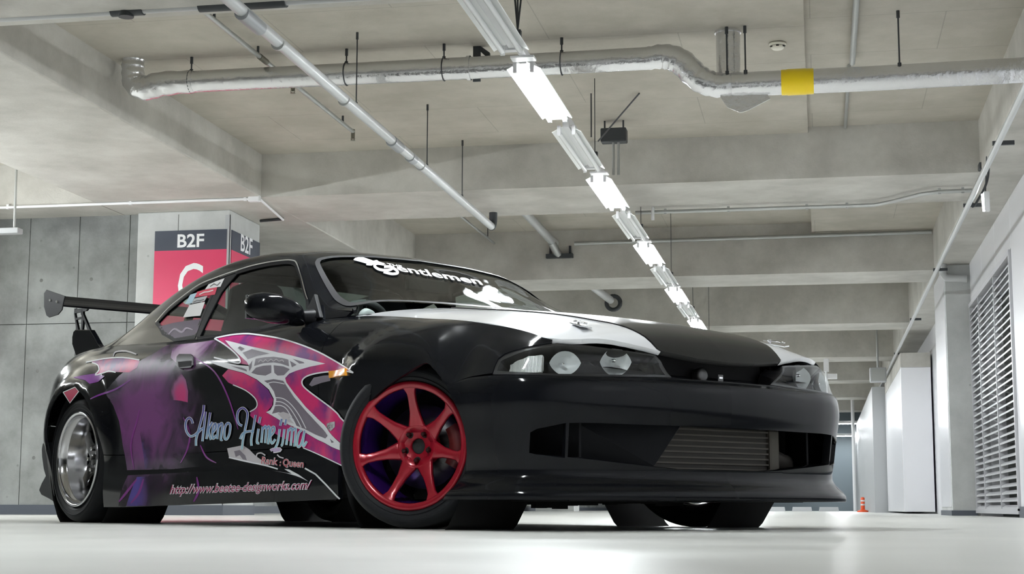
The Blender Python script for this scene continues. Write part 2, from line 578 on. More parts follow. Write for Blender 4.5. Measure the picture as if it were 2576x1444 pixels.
LIT = make_light(True)
BARE = make_light(True, False)
UNL = make_light(False)
used = {True: False, False: False, 'bare': False}


def put_light(x, y, lit, label, group, rz=0.0, z=LZ, off=False):
    src = BARE if lit == 'bare' else LIT if lit else UNL
    o = src if not used[lit] else copy_tree(src)
    used[lit] = True
    o.location = (x, y, z)
    o.rotation_euler.z = rz
    tag(o, label, 'ceiling light', group)
    o.name = 'ceiling_light_offscreen' if off else 'ceiling_light'
    for ch in o.children:
        if ch.name.startswith('tube'):
            ch.name = 'tube_offscreen' if off else 'tube'
    return o


row = []
for k in range(-6, 23):
    yc = 9.49 + 1.6 * k
    lit = k % 2 == 0
    x = -1.63
    if k < -4:
        lit = False
    w_ = 'lit' if lit else 'unlit'
    gr = f'{w_} lights of the lamp row'
    if k < -1:
        lb = f'{w_} twin-tube ceiling light on the entry side of the silver pipe'
    elif k == -1:
        lb = 'unlit twin-tube ceiling light just before the silver pipe'
    elif k == 0:
        lb = 'lit twin-tube ceiling light crossing under the silver pipe'
    elif k <= 9:
        lb = f'{w_} twin-tube ceiling light, {NTH[(k - 1) // 2]} {w_} one past the silver pipe'
    else:
        lb = f'{w_} twin-tube ceiling light at the far stretch of the lamp row beyond the bonnet'
    put_light(x, yc, lit, lb, gr, off=lit and k < -1)
rw = empty('lamp_raceway', (-1.63, 9.49, LZ))
tag(rw, 'pale steel raceway carrying the row of ceiling lights', 'raceway')
MB().box(-0.02, 0.02, -10.4, 35, 0.06, 0.1).build('channel', WHITEM, rw)
for k in range(-3, 12):
    y = -0.80 + 3.2 * k
    if k in (-1, 0, 1, 2, 3):
        MB().box(-0.035, 0.1, y - 0.045, y + 0.045, -0.012, 0.0).build('joiner_plate', WHITEM, rw)
    hz = (3.335 if y + 9.49 < 14 else 3.55) - LZ
    if any(a - 0.05 < y + 9.49 < b + 0.05 for a, b in BEAMS):
        hz = ZB - LZ
    hm = MB()
    for dx in ((-0.05, 0.0, 0.06) if k == 0 else (0.0,)):
        hm.tube([(0, y, 0.1), (0, y, 0.16), (dx, y, hz)], 0.006 if k == 0 else 0.0035, 6)
    hm.box(-0.02, 0.02, y - 0.02, y + 0.02, 0.1, 0.16)
    hm.build('hanger', STEELD, rw)
for k in range(9, 12):
    put_light(-8.3, -10 + 2.05 * k, 'bare', 'lit twin-tube ceiling light over the side aisle', 'lit lights of the side aisle', 0.0, 2.45, True)
for k, (py, yy) in enumerate(((1064, 47.0), (1095, 50.5))):
    p = at(2144, py, 'y', yy)
    put_light(p.x, yy, True, 'lit twin-tube ceiling light set crosswise at the end wall', 'crosswise lights at the end wall', pi / 2, p.z)

# ------------------------------------------------------------------ pipes and fittings under the ceiling
DY, DZL, DZR, DR = 10.78, 3.15, 2.94, 0.079
ZS = 3.335


def rod(mb, x, y, z0, z1, r=0.006):
    mb.tube([(x, y, z0), (x, y, z1)], r, 6)
    mb.tube([(x, y, z1 - 0.05), (x, y, z1)], r * 2, 6)
    mb.tube([(x, y, z0), (x, y, z0 + 0.03)], r * 2.2, 6)


duct = empty('insulated_pipe', (-1.5, DY, DZL))
tag(duct, None, 'pipe')
duct['label'] = 'silver foil-wrapped pipe with an S-shaped drop and yellow tape hung across the ceiling'
xa = at(1650, 160, 'y', DY).x
xb = at(1830, 220, 'y', DY).x
on(MB().tube([(-4.66, DY, DZL), (-3.4, DY, DZL), (-2.3, DY, DZL), (xa - 0.05, DY, DZL + 0.005)], DR, 24).build('jacket', FOIL), duct)
jog = smooth_path([(xa - 0.06, DY, DZL + 0.005), (xa + 0.06, DY, DZL + 0.012), (xa + 0.17, DY, DZL - 0.03), (xa + 0.29, DY, DZL - 0.15), (xb - 0.08, DY, DZR + 0.006), (xb + 0.05, DY, DZR)], 6)
rj = [DR * (1.0 + 0.16 * sin(pi * i / (len(jog) - 1)) + 0.05 * sin(i * 2.1)) for i in range(len(jog))]
on(MB().tube(jog, rj, 20).build('jog_wrap', FOIL), duct)
on(MB().tube([(xb + 0.03, DY, DZR), (0.4, DY, DZR), (1.405, DY, DZR + 0.01)], DR * 1.06, 24).build('jacket', FOIL), duct)
el = smooth_path([(-4.42, DY, DZL), (-4.66, DY, DZL - 0.005), (-4.80, DY, DZL - 0.03), (-4.885, DY, DZL + 0.01), (-4.90, DY, DZL + 0.1), (-4.90, DY, ZS)], 6)
re_ = [DR * (1.04 + 0.12 * sin(pi * min(1, i / 18)) + 0.05 * sin(i * 1.7)) for i in range(len(el))]
on(MB().tube(el, re_, 20).build('elbow_wrap', FOIL), duct)
tx0, tx1 = at(1966, 215, 'y', DY).x, at(2047, 215, 'y', DY).x
on(MB().tube([(tx0, DY, DZR), (tx0 + 0.07, DY, DZR), (tx1 - 0.01, DY, DZR), (tx1, DY, DZR)], [DR * 1.1, DR * 1.12, DR * 1.11, DR * 1.09], 24).build('yellow_tape', TAPE), duct)
on(MB().tube([(tx0 + 0.04, DY, DZR), (tx1 - 0.05, DY, DZR)], [DR * 1.14, DR * 1.13], 24).build('yellow_tape', TAPE), duct)
fl = [at(px, py, 'y', DY - 0.02) for px, py in ((1812, 244), (1830, 270), (1862, 283), (1880, 278), (1938, 248), (1930, 236), (1815, 234))]
on(MB().prism(fl, (0, 0.012, 0)).build('loose_flap', FOIL), duct)
for px in (483, 872, 1117, 1413):
    m_ = MB()
    x = at(px, 130, 'y', DY).x
    rod(m_, x, DY, DZL + DR * 0.8, ZS)
    m_.tube(arc((x, DY, DZL), 0, 2 * pi, DR + 0.004, 20, (0, 1, 0), (0, 0, 1)), 0.004, 5, False)
    on(m_.build('hanger_rod', STEELD), duct)
for px, zt_ in ((1830, ZS), (1876, ZS), (2262, 3.385)):
    m_ = MB()
    x = at(px, 170, 'y', DY).x
    rod(m_, x, DY - 0.05, DZR + DR * 0.7, zt_)
    on(m_.build('hanger_rod', STEELD), duct)
xs1 = at(1180, 170, 'y', DY).x
on(MB().tube([(xs1 - 0.012, DY, DZL), (xs1 + 0.012, DY, DZL)], DR * 1.12, 20).build('joint_band', FOIL), duct)

x = at(1831, 120, 'y', DY + 0.03).x
on(MB().tube([(x, DY + 0.06, DZR + 0.06), (x, DY + 0.06, 3.1), (x, DY + 0.06, ZS)], [0.078, 0.082, 0.084], 20).build('riser_jacket', FOIL), duct)
on(MB().tube([(x, DY + 0.06, ZS - 0.015), (x, DY + 0.06, ZS)], 0.092, 20).build('riser_collar', FOIL), duct)

# steel bracket beside the pipe
p0 = at(1182, 84, 'z', ZS)
br = empty('steel_bracket', (p0.x, DY - 0.17, ZS))
tag(br, 'dark angle-iron bracket dropping from the slab beside the silver pipe', 'bracket')
bx0 = at(1173, 100, 'y', DY - 0.13).x
bx1 = at(1192, 100, 'y', DY - 0.13).x
zb_ = at(1182, 206, 'y', DY + 0.1).z
on(MB().box(bx0, bx1, DY + 0.095, DY + 0.11, zb_, ZS).build('upright', STEELD), br)
on(MB().prism([(bx1, DY + 0.1, ZS), (bx1 + 0.065, DY + 0.1, ZS - 0.05), (bx1 + 0.065, DY + 0.1, ZS - 0.1), (bx1, DY + 0.1, ZS - 0.04)], (0, 0.03, 0)).build('gusset', STEELD), br)

# drain pipe along the aisle
dz, dx = 2.78, -3.08
dp = empty('drain_pipe', (dx, 11.5, dz))
tag(dp, 'pale grey plastic drain pipe with dark couplings running along the aisle', 'pipe')
ye = at(1236, 566, 'x', dx).y
on(MB().tube([(dx, 5.0, dz + 0.02), (dx, ye, dz)], 0.036, 18).build('pipe', PVC), dp)
for px, py, l, r in ((676, 91, 0.3, 0.042), (1005, 372, 0.24, 0.043), (1040, 402, 0.12, 0.041)):
    y = at(px, py, 'x', dx).y
    if r == 0.042:
        y -= 0.15
    on(MB().tube([(dx, y - l, dz), (dx, y, dz)], r, 18).build('coupling', PVCD), dp)
for px, py in ((866, 235), (700, 100), (1058, 415)):
    y = at(px, py, 'x', dx).y
    on(MB().tube([(dx, y - 0.012, dz), (dx, y + 0.012, dz)], 0.04, 16).build('clamp', GALV), dp)
for px, py in ((872, 83), (1051, 264), (1139, 354)):
    y = at(px, py, 'z', ZS).y
    m_ = MB()
    rod(m_, dx, y, dz + 0.03, ZS, 0.005)
    on(m_.build('hanger_rod', STEELD), dp)
on(MB().tube(arc((dx, ye, dz + 0.09), -pi / 2, 0, 0.09, 6, (0, 1, 0), (0, 0, 1)) + [(dx, ye + 0.09, 3.0)], 0.04, 16).build('elbow', STEELD), dp)

# sprinkler branch pipe
sx, sz = -3.872, 3.27
sp = empty('sprinkler_pipe', (sx, 11.0, sz))
tag(sp, 'thin steel sprinkler branch with two pendent heads under the slab', 'pipe')
y2 = at(888, 333, 'x', sx).y
y1 = at(737, 212, 'x', sx).y
on(MB().tube([(sx, 7.0, sz), (sx, y2, sz)], 0.017, 12).build('pipe', GALV), sp)
for y in (y1, y2):
    h = MB().tube([(sx, y, sz + 0.02), (sx, y, sz - 0.05)], 0.017, 10)
    h.tube([(sx, y, sz - 0.05), (sx, y, sz - 0.062)], 0.01, 8)
    h.tube([(sx, y, sz - 0.075), (sx, y, sz - 0.078)], 0.02, 10)
    for s in (-1, 1):
        h.tube([(sx + s * 0.012, y, sz - 0.05), (sx + s * 0.016, y, sz - 0.064), (sx + s * 0.008, y, sz - 0.076)], 0.003, 5)
    on(h.build('sprinkler_head', BRONZE), sp)
for px, py in ((650, 95), (863, 268), (540, 8)):
    y = at(px, py, 'x', sx).y
    m_ = MB()
    rod(m_, sx, y, sz, ZS, 0.005)
    on(m_.build('hanger_rod', STEELD), sp)
on(MB().tube([(sx, y1 - 0.75, sz), (sx, y1 - 0.6, sz)], 0.022, 12).build('coupling', BRONZE), sp)

# transverse header pipe at the top
hz, hy = 2.95, 8.48
hp = empty('header_pipe', (-3.6, hy, hz))
tag(hp, 'grey header pipe with dark couplings above the drain pipe', 'pipe')
on(MB().tube([(-5.05, hy, hz), (-2.2, hy, hz)], 0.034, 16).build('pipe', PVC), hp)
for px0, px1, r in ((282, 362, 0.043), (502, 720, 0.046)):
    a, b = at(px0, 20, 'y', hy).x, at(px1, 5, 'y', hy).x
    on(MB().tube([(a, hy, hz), (b, hy, hz)], r, 16).build('coupling', STEELD), hp)
xq = at(318, 20, 'y', hy).x
on(MB().tube([(xq, hy, hz - 0.05), (xq, hy, hz + 0.14)], 0.045, 14).build('tee', STEELD), hp)
for px in (445, 683):
    x = at(px, 10, 'y', hy).x
    m_ = MB()
    rod(m_, x, hy, hz - 0.03, ZS, 0.007)
    on(m_.build('hanger_rod', GALV), hp)

# conduits
def conduit(name, pts, r, label, M=GALV, clips=()):
    o = empty(name, pts[0])
    tag(o, label, 'conduit')
    on(MB().tube(pts, r, 10).build('tube', M), o)
    for c in clips:
        c = Vector(c)
        on(MB().box(c.x - 0.012, c.x + 0.012, c.y - 0.012, c.y + 0.012, c.z - r - 0.004, c.z + r + 0.012).build('clip', M), o)
    return o


yb1 = 14.0 - 0.02
zc = 2.915
cl = conduit('conduit', [(-9.5, yb1, zc), (at(626, 518, 'y', yb1).x, yb1, zc)], 0.014, 'pale conduit along the beam edge above the signed column', WHITEM,
             [(at(px, 525, 'y', yb1).x, yb1, zc) for px in (20, 328, 616)])
xj = at(640, 517, 'y', yb1).x
jb = empty('junction_box', (xj, yb1, zc))
tag(jb, 'small white junction box on the beam corner above the red sign', 'junction box')
on(MB().box(xj - 0.055, xj + 0.055, yb1 - 0.03, yb1 + 0.03, zc - 0.03, zc + 0.03).build('body', WHITEM, bevel=0.006), jb)
on(MB().box(xj - 0.05, xj + 0.05, yb1 - 0.034, yb1 - 0.03, zc - 0.025, zc + 0.025).build('cover', WHITEM), jb)
pe = at(712, 553, 'z', zc - 0.01)
conduit('conduit', [(xj + 0.05, yb1, zc - 0.005), (pe.x, pe.y, zc - 0.01)], 0.012, 'short pale conduit leading back under the beam from the junction box', WHITEM)
pa, pb = at(655, 556, 'z', zc), at(712, 551, 'z', zc)
conduit('conduit', [(pa.x, pa.y, zc), (pb.x, pb.y, zc)], 0.014, 'short dark conduit under the beam behind the column', STEELD)

cx = 0.30
conduit('conduit', [(cx, 5.0, 3.35), (cx, at(2146, 158, 'z', 3.35).y, 3.35)], 0.022, 'thick grey conduit along the slab ending at the silver pipe', GALV)
ysm = at(2130, 322, 'z', 3.365).y
conduit('conduit', [(cx - 0.02, 11.98, 3.365), (cx - 0.02, min(ysm, 13.98), 3.365)], 0.014, 'thin grey conduit along the slab behind the silver pipe', GALV)
pts = [at(px, py, 'y', 14.66) for px, py in ((1600, 533), (1630, 533), (2030, 519))]
cpts = [(at(1600, 533, 'z', 2.9).x, 15.12, 2.88), (0.55, 15.12, 2.88), (0.72, 14.95, 2.88), (0.95, 14.65, 2.88), (1.1, 14.57, 2.88), (1.38, 14.55, 2.88)]
conduit('conduit', cpts, 0.018, 'grey conduit with a sideways bend under the beam toward the louvre wall', GALV,
        [(x_, 15.12, 2.88) for x_ in (-1.4, -0.8, -0.07, 0.3)] + [(1.1, 14.57, 2.88), (1.3, 14.555, 2.88)])
p = at(1642, 520, 'y', 15.1)
tag(MB().tube([(p.x, 15.1, ZB - 0.13), (p.x, 15.1, ZB - 0.02), (p.x, 15.1, ZB)], [0.016, 0.016, 0.006], 8).build('pendant_fitting', WHITEM), 'small white fitting hanging under the beam near the lamp row', 'fitting')

# drain branch in the second bay
x2 = -3.16
y20 = 19.78
db = empty('drain_branch', (x2, 18.0, 3.2))
tag(db, 'pale drain pipe ending in a dark bracket on the beam beyond the first beam', 'pipe')
pA, pB = at(1312, 545, 'x', x2 + 0.0), at(1392, 612, 'x', x2)
zq = at(1392, 612, 'y', y20 - 0.1).z
xq = at(1392, 612, 'y', y20 - 0.1).x
on(MB().tube([(xq, 15.4, zq + 0.06), (xq, y20 - 0.3, zq + 0.01), (xq + 0.02, y20 - 0.1, zq)], 0.05, 14).build('pipe', PVC), db)
on(MB().tube([(xq, y20 - 0.25, zq), (xq + 0.03, y20 - 0.05, zq - 0.1), (xq + 0.06, y20 - 0.02, zq - 0.14)], 0.052, 14).build('elbow', GALV), db)
bm_ = MB().box(at(1375, 640, 'y', y20).x, at(1442, 640, 'y', y20).x, y20 - 0.06, y20 + 0.02, at(1400, 650, 'y', y20).z, at(1400, 640, 'y', y20).z)
bm_.box(at(1383, 625, 'y', y20).x, at(1388, 625, 'y', y20).x, y20 - 0.03, y20, at(1400, 650, 'y', y20).z, at(1400, 615, 'y', y20).z)
bm_.box(at(1432, 625, 'y', y20).x, at(1437, 625, 'y', y20).x, y20 - 0.03, y20, at(1400, 650, 'y', y20).z, at(1400, 620, 'y', y20).z)
on(bm_.build('bracket', STEELD), db)
zc2 = at(1900, 600, 'y', 19.7).z
conduit('conduit', [(at(1445, 607, 'y', 19.7).x, 19.7, zc2), (1.38, 19.7, zc2 + 0.02)], 0.025, 'pipe running along the face of the second visible cross beam', GALV)
db2 = empty('drain_branch', (-3.2, 24.5, 3.0))
tag(db2, 'pale drain pipe ending in a black ring on the third visible beam', 'pipe')
pp_ = at(1543, 762, 'y', 25.2)
on(MB().tube([(pp_.x - 0.3, 21.0, pp_.z + 0.12), (pp_.x - 0.02, 25.0, pp_.z + 0.02)], 0.06, 12).build('pipe', PVC), db2)
on(MB().tube(arc((pp_.x, 25.2, pp_.z), 0, 2 * pi, 0.11, 18, (1, 0, 0), (0, 0, 1)), 0.035, 8, False).build('ring', STEELD), db2)
pa, pb = at(1172, 547, 'z', 3.4), at(1243, 612, 'z', 3.4)
tp = conduit('conduit', [(pb.x, 15.34, 3.4), (pb.x, pb.y, 3.4)], 0.016, 'thin pipe under the slab past the end of the drain pipe', GALV)
on(MB().tube([(pb.x, pb.y - .4, 3.4), (pb.x, pb.y - .4, 3.55)], 0.006, 6).build('hanger_rod', STEELD), tp)
on(MB().tube([(pp_.x - .1, 24.0, pp_.z + .05), (pp_.x - .1, 24.0, 3.55)], 0.006, 6).build('hanger_rod', STEELD), db2)

# black cable box at the beam, with two bright hose ends
bb = empty('cable_bracket', (-1.75, 13.3, 3.3))
tag(bb, 'black bracket box on the first beam beside the lamp row with pale hoses below', 'bracket')
BY = 13.2
q0, q1 = at(1510, 322, 'y', BY), at(1575, 354, 'y', BY)
on(MB().box(q0.x, q1.x, BY, BY + .12, q1.z, q0.z).build('box', STEELD, bevel=.01), bb)
for x_ in (q0.x + .03, q1.x - .03):
    on(MB().tube([(x_, BY + .06, q0.z), (x_, BY + .06, ZS)], .008, 6).build('drop_rod', STEELD), bb)
for px in (1543, 1556):
    a, b = at(px, 352, 'y', BY + .05), at(px, 440, 'y', BY + .05)
    on(MB().tube([(a.x, BY + .05, a.z), (b.x, BY + .05, b.z)], 0.011, 8).build('hose', GALV), bb)
a, b = at(1505, 355, 'y', BY), at(1608, 232, 'y', 12.6)
on(MB().tube([(a.x, BY, a.z), (at(1608, 232, 'z', ZS).x, at(1608, 232, 'z', ZS).y, ZS - .01)], 0.007, 6).build('brace_rod', STEELD), bb)
a = at(1487, 235, 'z', ZS)
on(MB().tube([(a.x, a.y, ZS - .001), (a.x, a.y, 2.98)], 0.006, 6).build('brace_rod', STEELD), bb)

# smoke detector
d = at(1956, 108, 'z', ZS)
sd = empty('smoke_detector', (d.x, d.y, ZS))
tag(sd, 'cream smoke detector on the slab above the silver pipe', 'detector')
MB().lathe([(0.0, -0.004), (0.062, -0.004), (0.062, -0.016), (0.055, -0.022)], None, 24).build('base', mat('cream_plastic', (0.72, 0.69, 0.6), 0.4), sd)
MB().lathe([(0.048, -0.022), (0.048, -0.036), (0.034, -0.048), (0.0, -0.05)], None, 24).build('sensor_head', MATS['cream_plastic'], sd)
for k in range(6):
    MB().box(-0.01, 0.01, 0.042, 0.05, -0.034, -0.026, Matrix.Rotation(k * pi / 3, 4, 'Z')).build('slot', DARK, sd)

# pipe and cable run in the corner by the louvre wall
rp = empty('service_pipe', (1.27, 20.0, 2.6))
tag(rp, 'long grey service pipe running the length of the louvre-wall girder', 'pipe')
on(MB().tube([(1.268, 8.0, 2.6), (1.268, 46.0, 2.6)], 0.022, 12).build('pipe', PVC), rp)
for y in (11.6, 14.0, 17.8, 22.5, 27.5):
    on(MB().box(1.25, 1.4, y - 0.012, y + 0.012, 2.63, 2.66).build('bracket', STEELD), rp)
b0, b1 = at(2462, 400, 'y', 13.9), at(2512, 424, 'y', 13.9)
cb = empty('cable_clamp', (1.3, 13.9, 2.9))
tag(cb, 'black cable clamp on the first beam by the louvre wall with a looping cable', 'clamp')
on(MB().box(b0.x, b1.x, 13.88, 14.0, b1.z, b0.z - 0.03).build('body', STEELD, bevel=0.008), cb)
cpath = smooth_path([at(px, py, 'y', 13.85) for px, py in ((2500, 370), (2488, 400), (2486, 440), (2478, 470), (2462, 500), (2450, 518), (2444, 508), (2448, 522))], 6)
on(MB().tube(cpath, 0.010, 8).build('cable', STEELD), cb)
lp0, lp1 = at(2470, 488, 'y', 13.35), at(2482, 531, 'y', 13.35)
lmz = lp0.z
lm = empty('tube_lamp', (lp0.x, 13.35, lp1.z))
tag(lm, 'small lit white lamp hanging by the cable near the louvre wall', 'lamp')
on(MB().box(lp0.x + 0.012, lp0.x + 0.06, 13.34, 13.4, lp1.z - 0.0, lp0.z + 0.02).build('housing', WHITEM, bevel=0.006), lm)
on(MB().tube([(lp0.x + 0.03, 13.37, lp0.z), (lp0.x + 0.05, 13.37, ZB)], 0.005, 6).build('cord', STEELD), lm)
on(MB().tube([(lp0.x + 0.004, 13.35, lp0.z), (lp0.x + 0.012, 13.35, lp1.z)], 0.011, 10).build('lamp_tube', mat('lit_lamp', (1, 1, 1), 0.4, emis=(0.9, 1.0, 1.0), strength=12)), lm)
el_ = [at(px, py, 'y', 19.35) for px, py in ((2370, 600), (2372, 690), (2380, 700), (2432, 702))]
eo = empty('drain_elbow', tuple(el_[0]))
tag(eo, 'grey pipe bending around the top of the column by the louvre', 'pipe')
on(MB().tube([(p.x, 19.33, p.z) for p in el_], 0.045, 12).build('pipe', PVC), eo)

# hanging rod lamp in the side aisle
r0, r1 = at(40, 432, 'y', 13.2), at(36, 580, 'y', 13.2)
hl = empty('hanging_fitting', (r1.x, 13.2, r1.z))
tag(hl, 'grey fitting on a drop rod in front of the panel-cast wall', 'fitting')
on(MB().tube([(r0.x, 13.2, 3.335), (r1.x, 13.2, r1.z)], 0.012, 8).build('drop_rod', GALV), hl)
on(MB().box(r1.x - 0.2, r1.x + 0.06, 13.15, 13.25, r1.z - 0.03, r1.z + 0.02).build('housing', GREYP, bevel=0.006), hl)

# camera pole and boxes down the aisle
CYY = 31.4
c0 = at(2078, 905, 'y', CYY)
c1 = at(2078, 1005, 'y', CYY)
cc = empty('security_camera', (c0.x, CYY, c1.z))
tag(cc, 'white security camera on a drop pole far down the aisle', 'camera')
on(MB().tube([(c0.x, CYY, c1.z), (c0.x, CYY, ZB)], 0.025, 10).build('pole', WHITEM), cc)
on(MB().box(c0.x - 0.05, c0.x + 0.05, CYY - .05, CYY + .05, at(2078, 935, 'y', CYY).z, ZB).build('mount', WHITEM), cc)
ch = at(2094, 947, 'y', CYY)
on(MB().box(ch.x - 0.09, ch.x + 0.09, CYY - .07, CYY + .05, ch.z - 0.05, ch.z + 0.05, None).build('housing', WHITEM, bevel=0.01), cc)
g0, g1 = at(2187, 925, 'y', 30.0), at(2230, 962, 'y', 30.0)
gs = empty('guide_box', ((g0.x + g1.x) / 2, 30.0, g1.z))
tag(gs, 'grey box sign hung above the aisle beside the white partition', 'sign')
on(MB().box(g0.x, g1.x, 29.9, 30.1, g1.z, g0.z).build('case', GREYP, bevel=0.02), gs)
on(MB().box(g0.x + 0.03, g1.x - 0.03, 29.89, 29.9, g1.z + 0.03, g0.z - 0.03).build('face', GALV), gs)
on(MB().tube([((g0.x + g1.x) / 2, 30.0, g0.z), ((g0.x + g1.x) / 2, 30.0, 3.55)], 0.02, 8).build('drop_rod', GALV), gs)

# ------------------------------------------------------------------ the car: frame, surfaces
CAR_LOC, CAR_YAW = Vector((-3.0623, 8.0779, 0.0)), radians(-39.904)
CAR_M = Matrix.Translation(CAR_LOC) @ Matrix.Rotation(CAR_YAW, 4, 'Z')
CAR_I = CAR_M.inverted()
car = empty('sports_coupe', CAR_LOC, CAR_YAW)
tag(car, 'black lowered two-door coupe with magenta livery, white-edged bonnet and tall rear wing', 'car')
CAMC = CAR_I @ CAM


def cray(px, py):
    return (CAR_I.to_3x3() @ ray(px, py)).normalized()


def cat_(pts, ts, t):
    """Non-uniform Catmull-Rom of value lists pts at knots ts (clamped)."""
    n = len(ts)
    t = min(max(t, ts[0]), ts[-1])
    i = 0
    while i < n - 2 and t > ts[i + 1]:
        i += 1
    h = ts[i + 1] - ts[i]
    s = (t - ts[i]) / h
    p1, p2 = pts[i], pts[i + 1]

    def slope(k):
        if k == 0:
            return [(b - a) / (ts[1] - ts[0]) for a, b in zip(pts[0], pts[1])]
        if k == n - 1:
            return [(b - a) / (ts[-1] - ts[-2]) for a, b in zip(pts[-2], pts[-1])]
        d0, d1 = ts[k] - ts[k - 1], ts[k + 1] - ts[k]
        return [((b - a) / d0 * d1 + (c - b) / d1 * d0) / (d0 + d1) for a, b, c in zip(pts[k - 1], pts[k], pts[k + 1])]

    m1, m2 = slope(i), slope(i + 1)
    s2, s3 = s * s, s * s * s
    a, b, c, d = 2 * s3 - 3 * s2 + 1, (s3 - 2 * s2 + s) * h, -2 * s3 + 3 * s2, (s3 - s2) * h
    return [a * p + b * q + c * r + d * w for p, q, r, w in zip(p1, m1, p2, m2)]


class Surf:
    """Spline surface over a grid of control points (x, half-width, z); the car's right side is -half-width."""

    def __init__(s, cols, us, vs, post=None, nu=160, nv=50):
        s.us, s.vs, s.post = us, vs, post
        # dense table along u for every row, so that evaluation is one spline in v
        s.nu, s.nv = nu, nv
        s.u0, s.u1, s.v0, s.v1 = us[0], us[-1], vs[0], vs[-1]
        s.tab = []
        for i in range(nu + 1):
            u = s.u0 + (s.u1 - s.u0) * i / nu
            rows = [cat_([c[r] for c in cols], us, u) for r in range(len(vs))]
            s.tab.append([cat_(rows, vs, s.v0 + (s.v1 - s.v0) * j / nv) for j in range(nv + 1)])
        V, F, s.fuv = [], [], []
        for i in range(nu + 1):
            for j in range(nv + 1):
                V.append(s.P(s.u0 + (s.u1 - s.u0) * i / nu, s.v0 + (s.v1 - s.v0) * j / nv))
        for i in range(nu):
            for j in range(nv):
                a, b, c, d = i * (nv + 1) + j, (i + 1) * (nv + 1) + j, (i + 1) * (nv + 1) + j + 1, i * (nv + 1) + j + 1
                F += [(a, b, c), (a, c, d)]
        s.V, s.F = V, F
        s.bvh = BVHTree.FromPolygons(V, F)

    def P(s, u, v):
        fu = min(max((u - s.u0) / (s.u1 - s.u0), 0), 1) * s.nu
        fv = min(max((v - s.v0) / (s.v1 - s.v0), 0), 1) * s.nv
        i, j = min(int(fu), s.nu - 1), min(int(fv), s.nv - 1)
        a, b = fu - i, fv - j

        def h(p0, p1, p2, p3, t):
            return [0.5 * (2 * y1 + (y2 - y0) * t + (2 * y0 - 5 * y1 + 4 * y2 - y3) * t * t + (3 * y1 - y0 - 3 * y2 + y3) * t ** 3) for y0, y1, y2, y3 in zip(p0, p1, p2, p3)]

        def row(k):
            T = s.tab[min(max(k, 0), s.nu)]
            return h(T[max(j - 1, 0)], T[j], T[min(j + 1, s.nv)], T[min(j + 2, s.nv)], b)

        x, w, z = h(row(i - 1), row(i), row(i + 1), row(i + 2), a)
        if s.post:
            x, w, z = s.post(x, w, z)
        return Vector((x, -w, z))

    def N(s, u, v):
        e = 0.004
        du = s.P(min(u + e, s.u1), v) - s.P(max(u - e, s.u0), v)
        dv = s.P(u, min(v + e, s.v1)) - s.P(u, max(v - e, s.v0))
        n = du.cross(dv)
        if n.length < 1e-12:
            return Vector((0, 0, 1))
        return n.normalized()

    def front(s, org, d):
        loc, n, idx, dist = s.bvh.ray_cast(org, d)
        return loc is not None and n.dot(d) < 0

    def hit(s, org, d, t0=7.3):
        loc, n, idx, dist = s.bvh.ray_cast(org, d)
        if loc is None or n.dot(d) > 0:
            loc, n, idx, dist = s.bvh.find_nearest(org + d * t0)
            for _ in range(10):   # nearest point of the ray to the surface
                t = (loc - org).dot(d)
                loc, n, idx, dist = s.bvh.find_nearest(org + d * t)
        f = s.F[idx]
        A, B, C = (s.V[k] for k in f)
        v0, v1, v2 = B - A, C - A, loc - A
        d00, d01, d11, d20, d21 = v0.dot(v0), v0.dot(v1), v1.dot(v1), v2.dot(v0), v2.dot(v1)
        den = d00 * d11 - d01 * d01
        b = (d11 * d20 - d01 * d21) / den if abs(den) > 1e-14 else 0
        c = (d00 * d21 - d01 * d20) / den if abs(den) > 1e-14 else 0
        a = 1 - b - c
        uv = []
        for k in f:
            i, j = divmod(k, s.nv + 1)
            uv.append((s.u0 + (s.u1 - s.u0) * i / s.nu, s.v0 + (s.v1 - s.v0) * j / s.nv))
        return (a * uv[0][0] + b * uv[1][0] + c * uv[2][0], a * uv[0][1] + b * uv[1][1] + c * uv[2][1])

    def pt(s, px, py, off_=0.0):
        """Point and normal under a pixel, on this side or, past the centre line, on the mirrored side."""
        d = cray(px, py)
        if not s.front(CAMC, d):
            o2, d2 = Vector((CAMC.x, -CAMC.y, CAMC.z)), Vector((d.x, -d.y, d.z))
            if s.front(o2, d2):
                q = s.hit(o2, d2)
                n, p = s.N(*q), s.P(*q)
                n.y, p.y = -n.y, -p.y
                return p + n * off_, n
        q = s.hit(CAMC, d)
        n = s.N(*q)
        return s.P(*q) + n * off_, n

    def px(s, pts):
        """Photograph pixels -> surface parameters."""
        return [s.hit(CAMC, cray(*p)) for p in pts]

    def xz(s, pts):
        """Side-view (x, z) -> surface parameters."""
        return [s.hit(Vector((x, -3, z)), Vector((0, 1, 0)), 2.15) for x, z in pts]

    def xy(s, pts):
        return [s.hit(Vector((x, -w, 3)), Vector((0, 0, -1)), 2.2) for x, w in pts]


def sstep(a, b, t):
    t = min(max((t - a) / (b - a), 0), 1)
    return t * t * (3 - 2 * t)


WB = 2.72
RF, RR = 0.300, 0.310
HX = [2.14, 2.36, 2.6, 2.85, 3.05, 3.23, 3.38, 3.43, 3.50, 3.56, 3.62]
HW = [0.0, 0.2, 0.4, 0.55, 0.70]
HZ = [[.925, .92, .903, .878, .838], [.892, .888, .873, .850, .815], [.860, .857, .844, .822, .788], [.828, .825, .812, .790, .759], [.797, .794, .781, .760, .732],
      [.762, .759, .746, .725, .694], [.727, .724, .711, .688, .652], [.710, .707, .694, .670, .634], [.672, .669, .660, .640, .600], [.612, .610, .602, .580, .548], [.53, .53, .52, .50, .47]]


def hood_z(x, w):
    rows = [[cat_([[z] for z in r], HW, w)[0]] for r in HZ]
    return cat_(rows, HX, x)[0]


